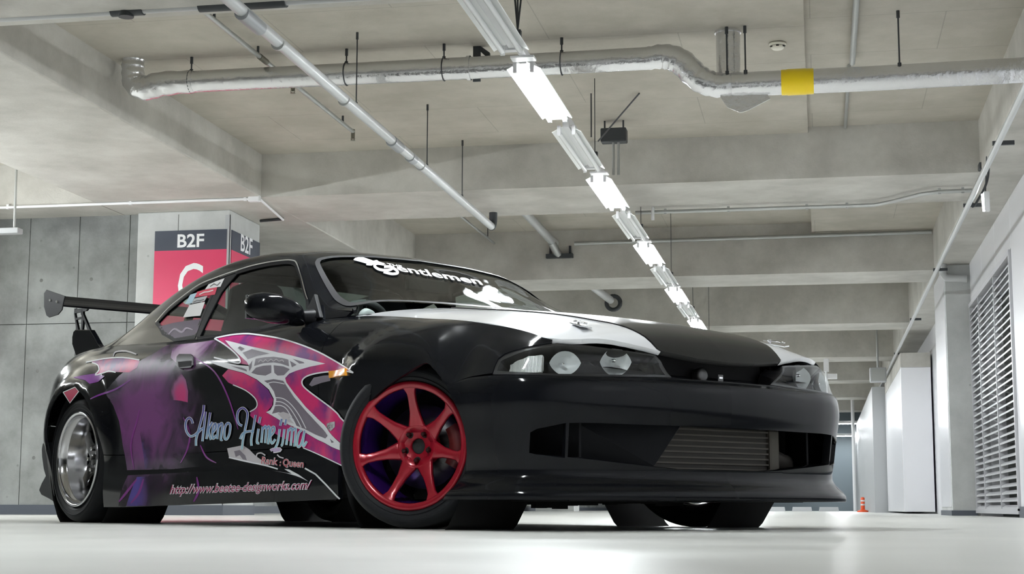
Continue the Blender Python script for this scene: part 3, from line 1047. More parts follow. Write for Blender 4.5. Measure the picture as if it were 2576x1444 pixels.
# ---- lower body: one wrap from the tail's centre round the side to the nose's centre
def off(x, w, nx, nw, rows):
    return [(x + nx * o, w + nw * o, z) for z, o in rows]


COLS = []
# tail (plan point, outward normal); rows (z, offset)
TAIL = [(.23, -.02), (.27, .0), (.32, .008), (.38, .01), (.46, .01), (.55, .0), (.64, -.012), (.73, -.035), (.80, -.075), (.845, -.14)]
for x, w, nx, nw in ((-1.0, 0.0, -1, 0), (-.99, .20, -.995, .08), (-.965, .38, -.97, .24), (-.90, .545, -.83, .55), (-.79, .655, -.6, .8), (-.62, .735, -.33, .94)):
    COLS.append(off(x, w, nx, nw, TAIL))
SIDE = [
    (-.42, [(.785, .16), (.793, .20), (.80, .27), (.81, .36), (.815, .46), (.815, .56), (.806, .66), (.78, .745), (.738, .81), (.69, .855)]),
    (-.20, [(.83, .10), (.838, .15), (.845, .23), (.85, .34), (.855, .46), (.858, .57), (.847, .67), (.817, .755), (.775, .82), (.715, .868)]),
    (.0, [(.84, .08), (.848, .14), (.852, .22), (.855, .33), (.858, .46), (.86, .58), (.85, .68), (.822, .765), (.785, .825), (.73, .868)]),
    (.25, [(.85, .075), (.858, .14), (.858, .22), (.848, .31), (.852, .45), (.857, .58), (.848, .68), (.825, .765), (.79, .82), (.745, .86)]),
    (.60, [(.856, .075), (.860, .14), (.858, .225), (.848, .30), (.845, .45), (.853, .60), (.848, .69), (.828, .765), (.80, .81), (.755, .843)]),
    (1.0, [(.858, .082), (.861, .145), (.859, .225), (.847, .295), (.845, .45), (.855, .60), (.85, .69), (.828, .76), (.80, .80), (.757, .828)]),
    (1.5, [(.858, .09), (.861, .15), (.859, .225), (.847, .295), (.846, .45), (.857, .60), (.851, .69), (.826, .758), (.795, .798), (.755, .825)]),
    (2.0, [(.857, .098), (.860, .155), (.858, .225), (.848, .295), (.848, .45), (.858, .60), (.85, .69), (.824, .758), (.79, .80), (.742, .83)]),
    (2.3, [(.856, .105), (.860, .16), (.857, .23), (.849, .30), (.85, .45), (.858, .59), (.848, .68), (.82, .748), (.775, .793), (.70, .823)]),
    (2.72, [(.855, .11), (.86, .16), (.858, .23), (.85, .31), (.853, .45), (.857, .57), (.845, .66), (.812, .722), (.765, .755), (.70, .776)]),
    (2.95, [(.856, .108), (.858, .15), (.852, .21), (.85, .30), (.855, .43), (.857, .53), (.843, .625), (.81, .685), (.765, .722), (.70, .747)]),
]
for x, rw in SIDE:
    COLS.append([(x, w, z) for w, z in rw])
NOSE = [(.103, .030), (.128, .028), (.185, -.020), (.255, -.012), (.355, .0), (.445, .012), (.502, .004), (.535, -.016)]
TOPS = [((3.10, .70), .72), ((3.22, .70), .697), ((3.32, .70), .672), ((3.385, .70), .651), ((3.43, .66), .638), ((3.465, .60), .630), ((3.495, .52), .622), ((3.53, .41), .612), ((3.555, .30), .604), ((3.573, .15), .606), ((3.578, 0), .607)]
PLAN = [(3.08, .862), (3.19, .862), (3.29, .852), (3.37, .825), (3.43, .775), (3.475, .70), (3.51, .60), (3.54, .46), (3.565, .30), (3.58, .15), (3.585, 0)]
for i, (x, w) in enumerate(PLAN):
    a, b = PLAN[max(i - 1, 0)], PLAN[min(i + 1, len(PLAN) - 1)]
    tx, tw = b[0] - a[0], b[1] - a[1]
    l = sqrt(tx * tx + tw * tw)
    nx, nw = -tw / l, tx / l
    if i == len(PLAN) - 1:
        nx, nw = 1, 0
    rows = off(x, w, nx, nw, NOSE)
    (ex, ew), ez = TOPS[i]
    p = rows[-1]
    k = 0.52
    rows.append((p[0] + (ex - p[0]) * k + nx * .012, p[1] + (ew - p[1]) * k + nw * .012, p[2] + (ez - p[2]) * .58))
    rows.append((ex, ew, ez))
    COLS.append(rows)
US = [0.0]
for a, b in zip(COLS, COLS[1:]):
    US.append(US[-1] + max(0.03, sqrt(sum((p - q) ** 2 for p, q in zip(a[5], b[5])))))
VS = [0, .06, .14, .22, .36, .50, .60, .69, .75, .82]


def flare(x, w, z):
    for cx, cz, A, lim in ((WB, RF, .034, .345), (0.0, RR, .040, .345)):
        dx, dz = x - cx, z - cz
        if cx > 1 and dx > 0:
            dx *= .80
        r = sqrt(dx * dx + dz * dz)
        if r < .52:
            k = A * sstep(.475, .365, r) * sstep(-.10, .16, dz) * sstep(3.17, 3.0, x)
            return x, w + k, z
    return x, w, z


BODY = Surf(COLS, US, VS, flare, 300, 70)
UOF = {}


def u_at_x(x):
    """u of the side column at this x (side only)."""
    return BODY.xz([(x, .5)])[0][0]


# ---- greenhouse
GS = [  # x, rail w, rail z, centre z, belt w, belt z
    (2.36, .690, .838, .893, .700, .818), (2.2, .690, .858, .957, .712, .830), (2.05, .682, .890, 1.025, .738, .829), (1.91, .648, .968, 1.088, .745, .828), (1.74, .607, 1.090, 1.163, .750, .826),
    (1.62, .578, 1.150, 1.206, .753, .825), (1.45, .566, 1.184, 1.231, .755, .825), (1.2, .564, 1.200, 1.245, .757, .826), (.95, .568, 1.194, 1.241, .757, .829), (.67, .582, 1.150, 1.207, .755, .839),
    (.41, .604, 1.070, 1.140, .751, .853), (.17, .638, .962, 1.05, .742, .863), (0.0, .655, .907, .975, .732, .867), (-.2, .662, .882, .915, .716, .867)]
GC = []
for x, rw, rz, cz, bw, bz in GS:
    dw, dz = bw - rw, rz - bz
    L = sqrt(dw * dw + dz * dz)
    bl = min(.012, L * .06)
    GC.append([(x, bw, bz), (x, bw - dw * .34 + bl, bz + dz * .36), (x, bw - dw * .72 + bl, bz + dz * .76), (x, rw, rz),
               (x, rw * .86, rz + (cz - rz) * .45), (x, rw * .55, rz + (cz - rz) * .82), (x, 0.0, cz)])
GC.reverse()
GU = [g[0] + .2 for g in GS[::-1]]
GV = [0, .13, .28, .39, .49, .68, .98]
GREEN = Surf(GC, GU, GV, None, 150, 60)

# ---- bonnet as a surface too
HC = [[(x, w, z) for w, z in zip(HW[::-1], r[::-1])] for x, r in zip(HX, HZ)]
HOOD = Surf(HC, [x - 2.14 for x in HX], [0.70 - w for w in HW[::-1]], None, 90, 40)


# ------------------------------------------------------------------ cutting panels out of surfaces
def pip(p, poly):
    x, y = p
    c = False
    j = len(poly) - 1
    for i in range(len(poly)):
        xi, yi = poly[i]
        xj, yj = poly[j]
        if (yi > y) != (yj > y) and x < (xj - xi) * (y - yi) / (yj - yi) + xi:
            c = not c
        j = i
    return c


def dense(poly, step):
    out = []
    n = len(poly)
    for i in range(n):
        a, b = poly[i], poly[(i + 1) % n]
        l = sqrt((a[0] - b[0]) ** 2 + (a[1] - b[1]) ** 2)
        k = max(1, int(l / step + 0.5))
        for q in range(k):
            out.append((a[0] + (b[0] - a[0]) * q / k, a[1] + (b[1] - a[1]) * q / k))
    return out


def curve2(pts, n=6, closed=True):
    """Smooth closed 2D curve through the points."""
    m_ = len(pts)
    out = []
    rng = range(m_ if closed else m_ - 1)
    for i in rng:
        g = lambda k: pts[k % m_] if closed else pts[min(max(k, 0), m_ - 1)]
        p0, p1, p2, p3 = g(i - 1), g(i), g(i + 1), g(i + 2)
        for k in range(n):
            t = k / n
            out.append(tuple(0.5 * (2 * b + (c - a) * t + (2 * a - 5 * b + 4 * c - d) * t * t + (3 * b - a - 3 * c + d) * t ** 3) for a, b, c, d in zip(p0, p1, p2, p3)))
    if not closed:
        out.append(tuple(pts[-1]))
    return out


def panel(S, outer, holes=(), step=0.03, offset=0.0, flange=0.0):
    """Mesh data (verts, tris, normals) of a region of a surface, its outline given in surface parameters."""
    outer = dense(outer, step)
    holes = [dense(h, step) for h in holes]
    V2, E = [], []
    for lp in [outer] + holes:
        k = len(V2)
        V2 += lp
        E += [(k + i, k + (i + 1) % len(lp)) for i in range(len(lp))]
    nb = len(V2)
    xs, ys = [p[0] for p in outer], [p[1] for p in outer]
    cell = {}
    for p in V2:
        cell.setdefault((int(p[0] / step), int(p[1] / step)), []).append(p)
    y = min(ys) + step / 2
    while y < max(ys):
        x = min(xs) + step / 2
        while x < max(xs):
            ci, cj = int(x / step), int(y / step)
            near = any((x - q[0]) ** 2 + (y - q[1]) ** 2 < (0.55 * step) ** 2 for a in (-1, 0, 1) for b in (-1, 0, 1) for q in cell.get((ci + a, cj + b), ()))
            if not near and pip((x, y), outer) and not any(pip((x, y), h) for h in holes):
                V2.append((x, y))
            x += step
        y += step
    vo, eo, fo, ov, oe, of = delaunay_2d_cdt([Vector(p) for p in V2], E, [], 0, 1e-6)
    tris = []
    for f in fo:
        c = ((vo[f[0]][0] + vo[f[1]][0] + vo[f[2]][0]) / 3, (vo[f[0]][1] + vo[f[1]][1] + vo[f[2]][1]) / 3)
        if pip(c, outer) and not any(pip(c, h) for h in holes):
            a, b, c_ = vo[f[0]], vo[f[1]], vo[f[2]]
            if (b[0] - a[0]) * (c_[1] - a[1]) - (b[1] - a[1]) * (c_[0] - a[0]) < 0:
                f = f[::-1]
            tris.append(tuple(f))
    usedv = sorted({i for t in tris for i in t})
    mp = {i: k for k, i in enumerate(usedv)}
    P, N = [], []
    for i in usedv:
        u, v = vo[i][0], vo[i][1]
        n = S.N(u, v)
        P.append(S.P(u, v) + n * offset)
        N.append(n)
    T = [tuple(mp[i] for i in t) for t in tris]
    if flange:
        cnt = {}
        for t in T:
            for a, b in ((t[0], t[1]), (t[1], t[2]), (t[2], t[0])):
                cnt[(a, b)] = cnt.get((a, b), 0) + 1
        for (a, b) in [e for e in cnt if (e[1], e[0]) not in cnt]:
            k = len(P)
            d = (P[b] - P[a])
            fn = d.cross(N[a]).normalized() if d.length > 1e-9 else N[a]
            P += [P[a], P[b], P[b] - N[b] * flange, P[a] - N[a] * flange]
            N += [(N[a] * .3 + fn).normalized(), (N[b] * .3 + fn).normalized(), fn, fn]
            T += [(k + 1, k, k + 3), (k + 1, k + 3, k + 2)]
    return P, T, N


def emit(name, data, M, parent, mirror=False):
    P, T, N = data
    if mirror:
        P = [Vector((p.x, -p.y, p.z)) for p in P]
        N = [Vector((n.x, -n.y, n.z)) for n in N]
        T = [t[::-1] for t in T]
    me = bpy.data.meshes.new(name)
    me.from_pydata([tuple(p) for p in P], [], T)
    me.polygons.foreach_set('use_smooth', [True] * len(me.polygons))
    me.materials.append(M)
    me.normals_split_custom_set_from_vertices([tuple(n) for n in N])
    o = bpy.data.objects.new(name, me)
    COL.objects.link(o)
    o.parent = parent
    return o


def both(name, data, M, parent):
    return emit(name, data, M, parent), emit(name, data, M, parent, True)


def join_mirror(data):
    """A panel and its mirror image as one piece (outline reaching the centre line)."""
    P, T, N = data
    k = len(P)
    return (P + [Vector((p.x, -p.y, p.z)) for p in P], T + [tuple(i + k for i in t[::-1]) for t in T], N + [Vector((n.x, -n.y, n.z)) for n in N])

# ------------------------------------------------------------------ car materials
PAINT = mat('black_paint', (0.005, 0.0055, 0.007), 0.1, 0.0, 0.0, spec=0.18)
PRIMER = mat('matte_black', (0.010, 0.0105, 0.012), 0.45, spec=.10)
CARBON = mat('bonnet_black', (0.012, 0.012, 0.012), 0.3, 0.0, 0.0, spec=.3)
WHITEH = mat('white_paint', (0.82, 0.83, 0.85), 0.3, 0.0, 1.0)
RUBBER = mat('rubber', (0.008, 0.008, 0.009), 0.6, spec=.12)
TYREM = mat('tyre_rubber', (0.011, 0.012, 0.014), 0.62, spec=.2)
CHROME = mat('chrome', (0.85, 0.85, 0.87), 0.08, 1.0)
POLISH = mat('polished_dish', (0.62, 0.62, 0.64), 0.13, 1.0)
WRED = mat('wheel_red', (0.33, 0.006, 0.02), 0.28, 0.2, 0.3)
WPURP = mat('wheel_purple', (0.09, 0.02, 0.30), 0.25, 0.6, 0.6)
WBLACK = mat('wheel_black', (0.012, 0.012, 0.014), 0.25, 0.2, 0.5)
INNER = mat('inner_black', (0.006, 0.006, 0.007), 0.8)
FABRIC = mat('seat_fabric', (0.02, 0.02, 0.022), 0.9)
REDF = mat('seat_red', (0.35, 0.03, 0.03), 0.8)
AMBER = mat('amber_lens', (0.8, 0.33, 0.03), 0.2, 0, 0.5)
ALU = mat('intercooler_fin', (0.045, 0.04, 0.035), 0.6, 0.2)
ALUB = mat('intercooler_bar', (0.11, 0.10, 0.085), 0.5, 0.5)
REFLEC = mat('lamp_reflector', (0.66, 0.68, 0.68), 0.35, 0.0)
RIBM = mat('lamp_ribs', (0.75, 0.76, 0.75), 0.25, 0.3)


def glass_mat(name, tint, refl_rough=0.02, ior=1.5):
    if name in MATS:
        return MATS[name]
    M = bpy.data.materials.new(name)
    M.use_nodes = True
    nt = M.node_tree
    for n in list(nt.nodes):
        if n.type == 'BSDF_PRINCIPLED':
            nt.nodes.remove(n)
    out = nt.nodes['Material Output']
    tr = nt.nodes.new('ShaderNodeBsdfTransparent')
    tr.inputs[0].default_value = (*tint, 1)
    gl = nt.nodes.new('ShaderNodeBsdfGlossy')
    gl.inputs['Roughness'].default_value = refl_rough
    gl.inputs['Color'].default_value = (1, 1, 1, 1)
    lw = nt.nodes.new('ShaderNodeLayerWeight')      # thin pane: the same reflectance from either side
    lw.inputs['Blend'].default_value = 0.5
    pw_ = nt.nodes.new('ShaderNodeMath')
    pw_.operation = 'POWER'
    nt.links.new(lw.outputs['Facing'], pw_.inputs[0])
    pw_.inputs[1].default_value = 5.0
    fr = nt.nodes.new('ShaderNodeMapRange')
    f0 = ((ior - 1) / (ior + 1)) ** 2
    fr.inputs['To Min'].default_value, fr.inputs['To Max'].default_value = f0, 0.6
    nt.links.new(pw_.outputs[0], fr.inputs['Value'])
    mx = nt.nodes.new('ShaderNodeMixShader')
    nt.links.new(fr.outputs[0], mx.inputs[0])
    nt.links.new(tr.outputs[0], mx.inputs[1])
    nt.links.new(gl.outputs[0], mx.inputs[2])
    nt.links.new(mx.outputs[0], out.inputs['Surface'])
    MATS[name] = M
    return M


GLASS = glass_mat('window_glass', (0.55, 0.61, 0.58), ior=1.35)
GLASSW = glass_mat('windscreen_glass', (0.52, 0.60, 0.575), ior=1.45)
LENS = glass_mat('lamp_lens', (0.9, 0.92, 0.92))

# ------------------------------------------------------------------ body panels
GAP = 0.002


def circle_xz(cx, cz, r, a0, a1, n):
    return [(cx + r * cos(a0 + (a1 - a0) * i / n), cz + r * sin(a0 + (a1 - a0) * i / n)) for i in range(n + 1)]


uF = BODY.u1
vT = BODY.v1
u = lambda x, z=.5: BODY.xz([(x, z)])[0][0]
# arch openings in (x, z), mapped to parameters
archF = [(WB - .345, .05), (WB - .345, .30)] + circle_xz(WB, RF, .345, pi - .05, pi / 2, 11) + [(WB + .44 * sin(t), RF + .345 * cos(t)) for t in [.14 * k for k in range(1, 13)]] + [(3.145, .22), (3.115, .15), (3.085, .10), (3.075, .05)]
archR = [(.345, .05), (.345, .31)] + circle_xz(0, RR, .345, .05, pi - .05, 22) + [(-.345, .3), (-.335, .05)]


def PX(pts):
    return BODY.xz(pts)


aF, aR = PX(archF), PX(archR)
top_u = [c[0] for c in (BODY.xz([(2.24, .79)]) + BODY.xz([(.97, .79)]))]
uDF, uDR = u(2.24), u(.97)
vbelt = vT

# splitting lines
door_front = [(2.262, .82), (2.245, .76), (2.225, .68), (2.215, .5), (2.213, .26)]
door_rear = [(.985, .26), (.985, .5), (.965, .66), (.93, .76), (.905, .82)]
dF, dR = PX(door_front), PX(door_rear)
vsk = .235   # v of the sill joint


def clampv(pts, lo=0.0, hi=None):
    hi = vT if hi is None else hi
    return [(a, min(max(b, lo), hi)) for a, b in pts]


def shift(pts, d):
    return [(a + d, b) for a, b in pts]


# door
door = shift(dF, -GAP) + [(dF[-1][0] - GAP, vsk)] + [(dR[0][0] + GAP, vsk)] + shift(dR, GAP) + [(dR[-1][0] + GAP, vT)] + [(dF[0][0] - GAP, vT)]
door = [(dF[0][0] - GAP, vT)] + shift(dF, -GAP) + [(dF[-1][0] - GAP, vsk + GAP), (dR[0][0] + GAP, vsk + GAP)] + shift(dR, GAP) + [(dR[-1][0] + GAP, vT)]
doors = both('door', panel(BODY, door, (), .03, 0, .012), PAINT, car)
# side skirts
sk = [(aR[1][0] + .002, 0.002), (aR[1][0] + .002, vsk - GAP), (aF[1][0] - .002, vsk - GAP), (aF[1][0] - .002, 0.002)]
both('side_skirt', panel(BODY, sk, (), .03, 0, .02), PAINT, car)

# front wing: from the door gap to the nose, above the bumper line, round the arch and the headlamp
bump_px = [(1163, 954), (1243, 943), (1330, 943), (1400, 945), (1500, 947), (1600, 949), (1690, 951)]
bl = BODY.px(bump_px)
bl[-1] = (bl[-1][0], bl[-1][1])
uN = uF
lamp_px = [(1240, 938), (1244, 922), (1252, 905), (1268, 893), (1300, 881), (1345, 870), (1385, 864), (1400, 862), (1500, 866), (1600, 873), (1636, 879), (1650, 893), (1668, 922), (1688, 948), (1600, 946), (1500, 944), (1400, 942), (1300, 939)]
lamp = BODY.px(lamp_px)
i_arc = [p for p in aF[1:-3]]           # rear of the arch over the top to the front
wing = [(dF[0][0] + GAP, vT)]
wing = [(p[0] + GAP, p[1]) for p in dF] + [(dF[-1][0] + GAP, vsk + GAP), (aF[1][0] - .001, vsk + GAP)] + [p for p in aF[1:] if p[1] > vsk and p[1] > bl[0][1] + .004] + [(p[0], p[1] + GAP) for p in bl[:-1]]
lo = [p for p in lamp]
# along the lamp's outline back to the bonnet corner
corner = BODY.px([(1388, 856)])[0]
wing_tail = [(lamp[-1][0] - .004, bl[1][1] + GAP)]
wing = [(p[0] + GAP, p[1]) for p in dF] + [(dF[-1][0] + GAP, vsk + GAP), (aF[1][0] - .001, vsk + GAP)] + [p for p in aF[1:] if p[1] > vsk + .01 and p[1] > bl[0][1] + .004]
wing += [(bl[0][0], bl[0][1] + GAP), (lamp[0][0] - .003, lamp[0][1])] + [(p[0] - .003, p[1] + .003) for p in lamp[1:7]] + [(corner[0], vT), (dF[0][0] + GAP, vT)]
both('front_wing', panel(BODY, wing, (), .025, 0, .014), PAINT, car)

# quarter panel and tail
tailcut = PX([(-.36, .56), (-.36, .86)])
uT = tailcut[0][0]
q = shift(dR[::-1], -GAP)
quarter = [(dR[-1][0] - GAP, vT)] + q + [(dR[0][0] - GAP, vsk + GAP), (aR[1][0] + .001, vsk + GAP)] + [p for p in aR[1:] if p[1] > vsk + .01] + [(aR[-2][0], BODY.xz([(-.34, .36)])[0][1]), (uT - .03, .40), (uT - .12, .44), (.02, .46), (0, .50), (0, vT)]
both('quarter_panel', panel(BODY, quarter, (), .03, 0, .012), PAINT, car)
rb = [(aR[-2][0] + .0, BODY.xz([(-.34, .355)])[0][1]), (uT - .03, .396), (uT - .12, .436), (0, .456), (0, .002), (aR[-1][0] - .001, .002)]
both('rear_bumper', panel(BODY, rb, (), .03, 0, .02), PRIMER, car)

# bumper with mouth and ducts
duct_px = [(1334, 1088), (1350, 1079), (1380, 1073), (1424, 1064), (1421, 1152), (1400, 1150), (1345, 1143), (1331, 1139)]
mouth_px = [(1432, 1064), (1500, 1064), (1600, 1068), (1720, 1072), (1800, 1072), (1800, 1186), (1720, 1182), (1655, 1176), (1560, 1165), (1428, 1150)]
dct = BODY.px(duct_px)
mth = [p for p in BODY.px(mouth_px)]
mth = [(min(p[0], uF), p[1]) for p in mth]
# close the mouth at the centre line
mtop = mth[3][1]
mbot = mth[6][1]
mouth = mth[:3] + [(mth[3][0], mtop), (uF + .01, mtop + .004), (uF + .01, mbot - .004), (mth[6][0], mbot)] + mth[7:]
zb = sum(p[1] for p in bl) / len(bl)
bmp = [(aF[-1][0] + .001, .001)] + [p for p in aF[::-1] if p[1] < bl[0][1] and p[0] > u(2.9)] + [(bl[0][0], bl[0][1] - GAP)] + [(p[0], p[1] - GAP) for p in bl[1:]] + [(uF, bl[-1][1] - GAP), (uF, mtop + .004), ] + mouth[3:0:-1]
bmp = [(aF[-1][0] + .001, .001)] + [p for p in aF[::-1] if 0.005 < p[1] < bl[0][1] - .004 and p[0] > u(2.9)] + [(p[0], p[1] - GAP) for p in bl] + [(uF, bl[-1][1] - GAP), (uF, mtop)] + mouth[3::-1] + mouth[:6:-1] + [(mth[6][0], mbot), (uF, mbot), (uF, .001)]
bumper = emit('front_bumper', join_mirror(panel(BODY, bmp, [dct], .022, 0, .03)), PAINT, car)

# ------------------------------------------------------------------ bonnet
def HP(pts):
    return [(x - 2.14, 0.70 - w) for x, w in pts]


FE = [(3.385, .697), (3.43, .657), (3.465, .598), (3.495, .518), (3.53, .408), (3.553, .31)]
white_edge = HP([(2.235, .697)] + FE + [(3.545, .322), (3.47, .335), (3.25, .338), (2.8, .34), (2.385, .345), (2.33, .5), (2.28, .6)])
centre = HP([(3.547, .318), (3.555, .30), (3.571, .15), (3.576, 0), (2.40, 0), (2.387, .341), (2.8, .336), (3.25, .334), (3.47, .331)])
bonnet = emit('bonnet', join_mirror(panel(HOOD, centre, (), .03, .004, .022)), CARBON, car)
bonnet['label'] = 'matte black raised centre of the bonnet'
for o in both('bonnet_edge', panel(HOOD, white_edge, (), .03, 0, .018), WHITEH, bonnet):
    o['label'] = 'gloss white side strip of the bonnet'
# bonnet pins
for s in (-1, 1):
    base = HOOD.P(3.335 - 2.14, .70 - .497)
    base.y *= -s
    pin = empty('bonnet_pin', parent=bonnet)
    pin.location = base + Vector((0, 0, .004))
    pin.rotation_euler = (radians(8 * s), radians(12), radians(20 * s))
    pm = MB()
    pm.box(-.035, .075, -.022, .022, -.003, .003)
    pm.build('plate', CHROME, pin, bevel=.002)
    pm = MB().tube([(.0, 0, 0), (.0, 0, .016)], .007, 8)
    pm.tube(smooth_path([(-.02, -.012, .009), (.02, -.012, .012), (.055, -.008, .012), (.062, 0, .012), (.055, .008, .012), (.02, .012, .012), (-.02, .012, .009)], 4), .0028, 6)
    pm.tube([(.0, -.016, .012), (.0, .016, .012)], .003, 6)
    pm.build('clip', CHROME, pin)

# ------------------------------------------------------------------ greenhouse
def GP(pts):
    return [(x + .2, v) for x, v in pts]


def grow(poly, d):
    """Offsets a closed polygon outward by d."""
    n = len(poly)
    area = sum(poly[i][0] * poly[(i + 1) % n][1] - poly[(i + 1) % n][0] * poly[i][1] for i in range(n))
    sg = 1 if area > 0 else -1
    out = []
    for i in range(n):
        a, b, c = poly[i - 1], poly[i], poly[(i + 1) % n]
        n1 = (b[1] - a[1], a[0] - b[0])
        n2 = (c[1] - b[1], b[0] - c[0])
        l1, l2 = sqrt(n1[0] ** 2 + n1[1] ** 2) or 1, sqrt(n2[0] ** 2 + n2[1] ** 2) or 1
        nx, ny = n1[0] / l1 + n2[0] / l2, n1[1] / l1 + n2[1] / l2
        l = sqrt(nx * nx + ny * ny) or 1
        k = d * min(2.0, 2 / l) * sg / l if l > .3 else 0
        out.append((b[0] + nx * k, b[1] + ny * k))
    return out


ve = GREEN.v1
ws = GP([(2.338, ve), (2.325, .75), (2.27, .56), (2.17, .437), (2.05, .426), (1.9, .426), (1.765, .43), (1.715, .452), (1.70, .5), (1.692, .75), (1.688, ve)])
rwn = GP([(.68, ve), (.68, .56), (.65, .47), (.4, .45), (.12, .45), (.06, .5), (.035, .75), (.03, ve)])
dw = GREEN.px([(499, 851), (525, 795), (556, 735), (598, 686), (630, 676), (665, 668), (705, 662), (733, 661), (744, 667), (757, 700), (772, 755), (783, 800), (740, 815), (660, 832), (560, 846)])
qw = GREEN.px([(396, 812), (425, 781), (462, 751), (503, 722), (546, 703), (537, 735), (508, 800), (490, 846), (440, 853), (412, 838)])
shell_out = [(2.19 + .2, 0), (0, 0), (0, ve), (rwn[-1][0], ve)] + rwn[::-1][1:] + [(ws[-1][0], ve)] + ws[::-1][1:-3] + [(ws[3][0], ws[3][1]), (2.215 + .2, .40), (2.2 + .2, .2)]
roof = emit('roof_shell', join_mirror(panel(GREEN, shell_out, [dw, qw], .03, .0, .012)), PAINT, car)
roof['label'] = 'black roof and pillars'


def ring(name, S, poly, w_out, w_in, off_, M, parent, centre=False, step=.03):
    o, i = grow(poly, w_out), grow(poly, -w_in)
    d = panel(S, o, [i], step, off_, .004)
    return emit(name, d, M, parent), emit(name, d, M, parent, True)


# windscreen seal: a strip along its outline (open at the centre line)
def strip(S, path, w0, w1, off_):
    """Ribbon along an open parameter path, from offset w0 to w1 beside it."""
    P, T, N = [], [], []
    n = len(path)
    for i in range(n):
        a, b = path[max(i - 1, 0)], path[min(i + 1, n - 1)]
        tx, ty = b[0] - a[0], b[1] - a[1]
        l = sqrt(tx * tx + ty * ty) or 1
        for w in (w0, w1):
            uu, vv = path[i][0] - ty / l * w, path[i][1] + tx / l * w
            nn = S.N(uu, vv)
            P.append(S.P(uu, vv) + nn * off_)
            N.append(nn)
    for i in range(n - 1):
        k = 2 * i
        T += [(k, k + 2, k + 3), (k, k + 3, k + 1)]
    # orient along the normals
    a, b, c = (P[j] for j in T[0])
    if (b - a).cross(c - a).dot(N[T[0][0]]) < 0:
        T = [t[::-1] for t in T]
    return P, T, N


wpath = curve2(ws, 5, False)
emit('windscreen_seal', join_mirror(strip(GREEN, wpath, -.016, .010, .003)), mat('seal_grey', (.03, .03, .032), .5, spec=.2), car)
rpath = curve2(rwn, 5, False)
emit('rear_window_seal', join_mirror(strip(GREEN, rpath, -.016, .010, .003)), RUBBER, car)
wsg = emit('windscreen', join_mirror(panel(GREEN, ws, (), .035, -.004)), GLASSW, car)
emit('rear_window', join_mirror(panel(GREEN, rwn, (), .04, -.004)), GLASS, car)
for nm, poly in (('side_window', dw), ('quarter_window', qw)):
    both(nm, panel(GREEN, poly, (), .035, -.006), GLASS, car)
    ring(nm + '_trim', GREEN, poly, .012, .008, .002, RUBBER, car)
# bright strip along the window's upper edge
drip = GREEN.px([(394, 812), (425, 777), (462, 747), (503, 718), (546, 700), (598, 682), (630, 672), (665, 664), (705, 658), (735, 657), (748, 664), (760, 700), (776, 755)])
both('drip_rail', strip(GREEN, curve2(drip, 4, False), -.0035, .0035, .007), CHROME, car)
# B-pillar cover
bp_ = GREEN.px([(500, 852), (556, 738), (598, 688), (560, 700), (549, 704), (540, 735), (511, 800), (493, 846)])
both('pillar_cover', panel(GREEN, bp_, (), .03, .0012), RUBBER, car)
# boot lid and rear deck
deck = []
for x, cz in ((-.2, .915), (-.45, .895), (-.7, .885), (-.86, .875)):
    w9 = BODY.P(BODY.xz([(x, .84)])[0][0] if x > -.6 else {-.7: .62, -.86: .40}.get(x, .5), vT)
    deck.append((x, -w9.y, w9.z, cz))
dm = MB()
vs_, fs_ = [], []
for x, w, z, cz in deck:
    for k in range(-6, 7):
        t = k / 6
        vs_.append((x, -w * t, z + (cz - z) * (1 - t * t)))
for i in range(len(deck) - 1):
    for k in range(12):
        a = i * 13 + k
        fs_.append((a, a + 13, a + 14, a + 1))
dm.add(vs_, fs_, True)
dm.build('boot_lid', PAINT, car)
# scuttle between bonnet and glass
sm_ = MB()
sv, sf = [], []
for k in range(-8, 9):
    w = .70 * k / 8
    sv += [(2.45 - .14 * (k / 8) ** 2, -w, hood_z(2.40, abs(w)) - .02), (2.31 - .17 * (k / 8) ** 2, -w, hood_z(2.33, abs(w)) + .004 - .02)]
for k in range(16):
    sf.append((2 * k, 2 * k + 2, 2 * k + 3, 2 * k + 1))
sm_.add(sv, sf, True)
sm_.build('scuttle_panel', PRIMER, car)

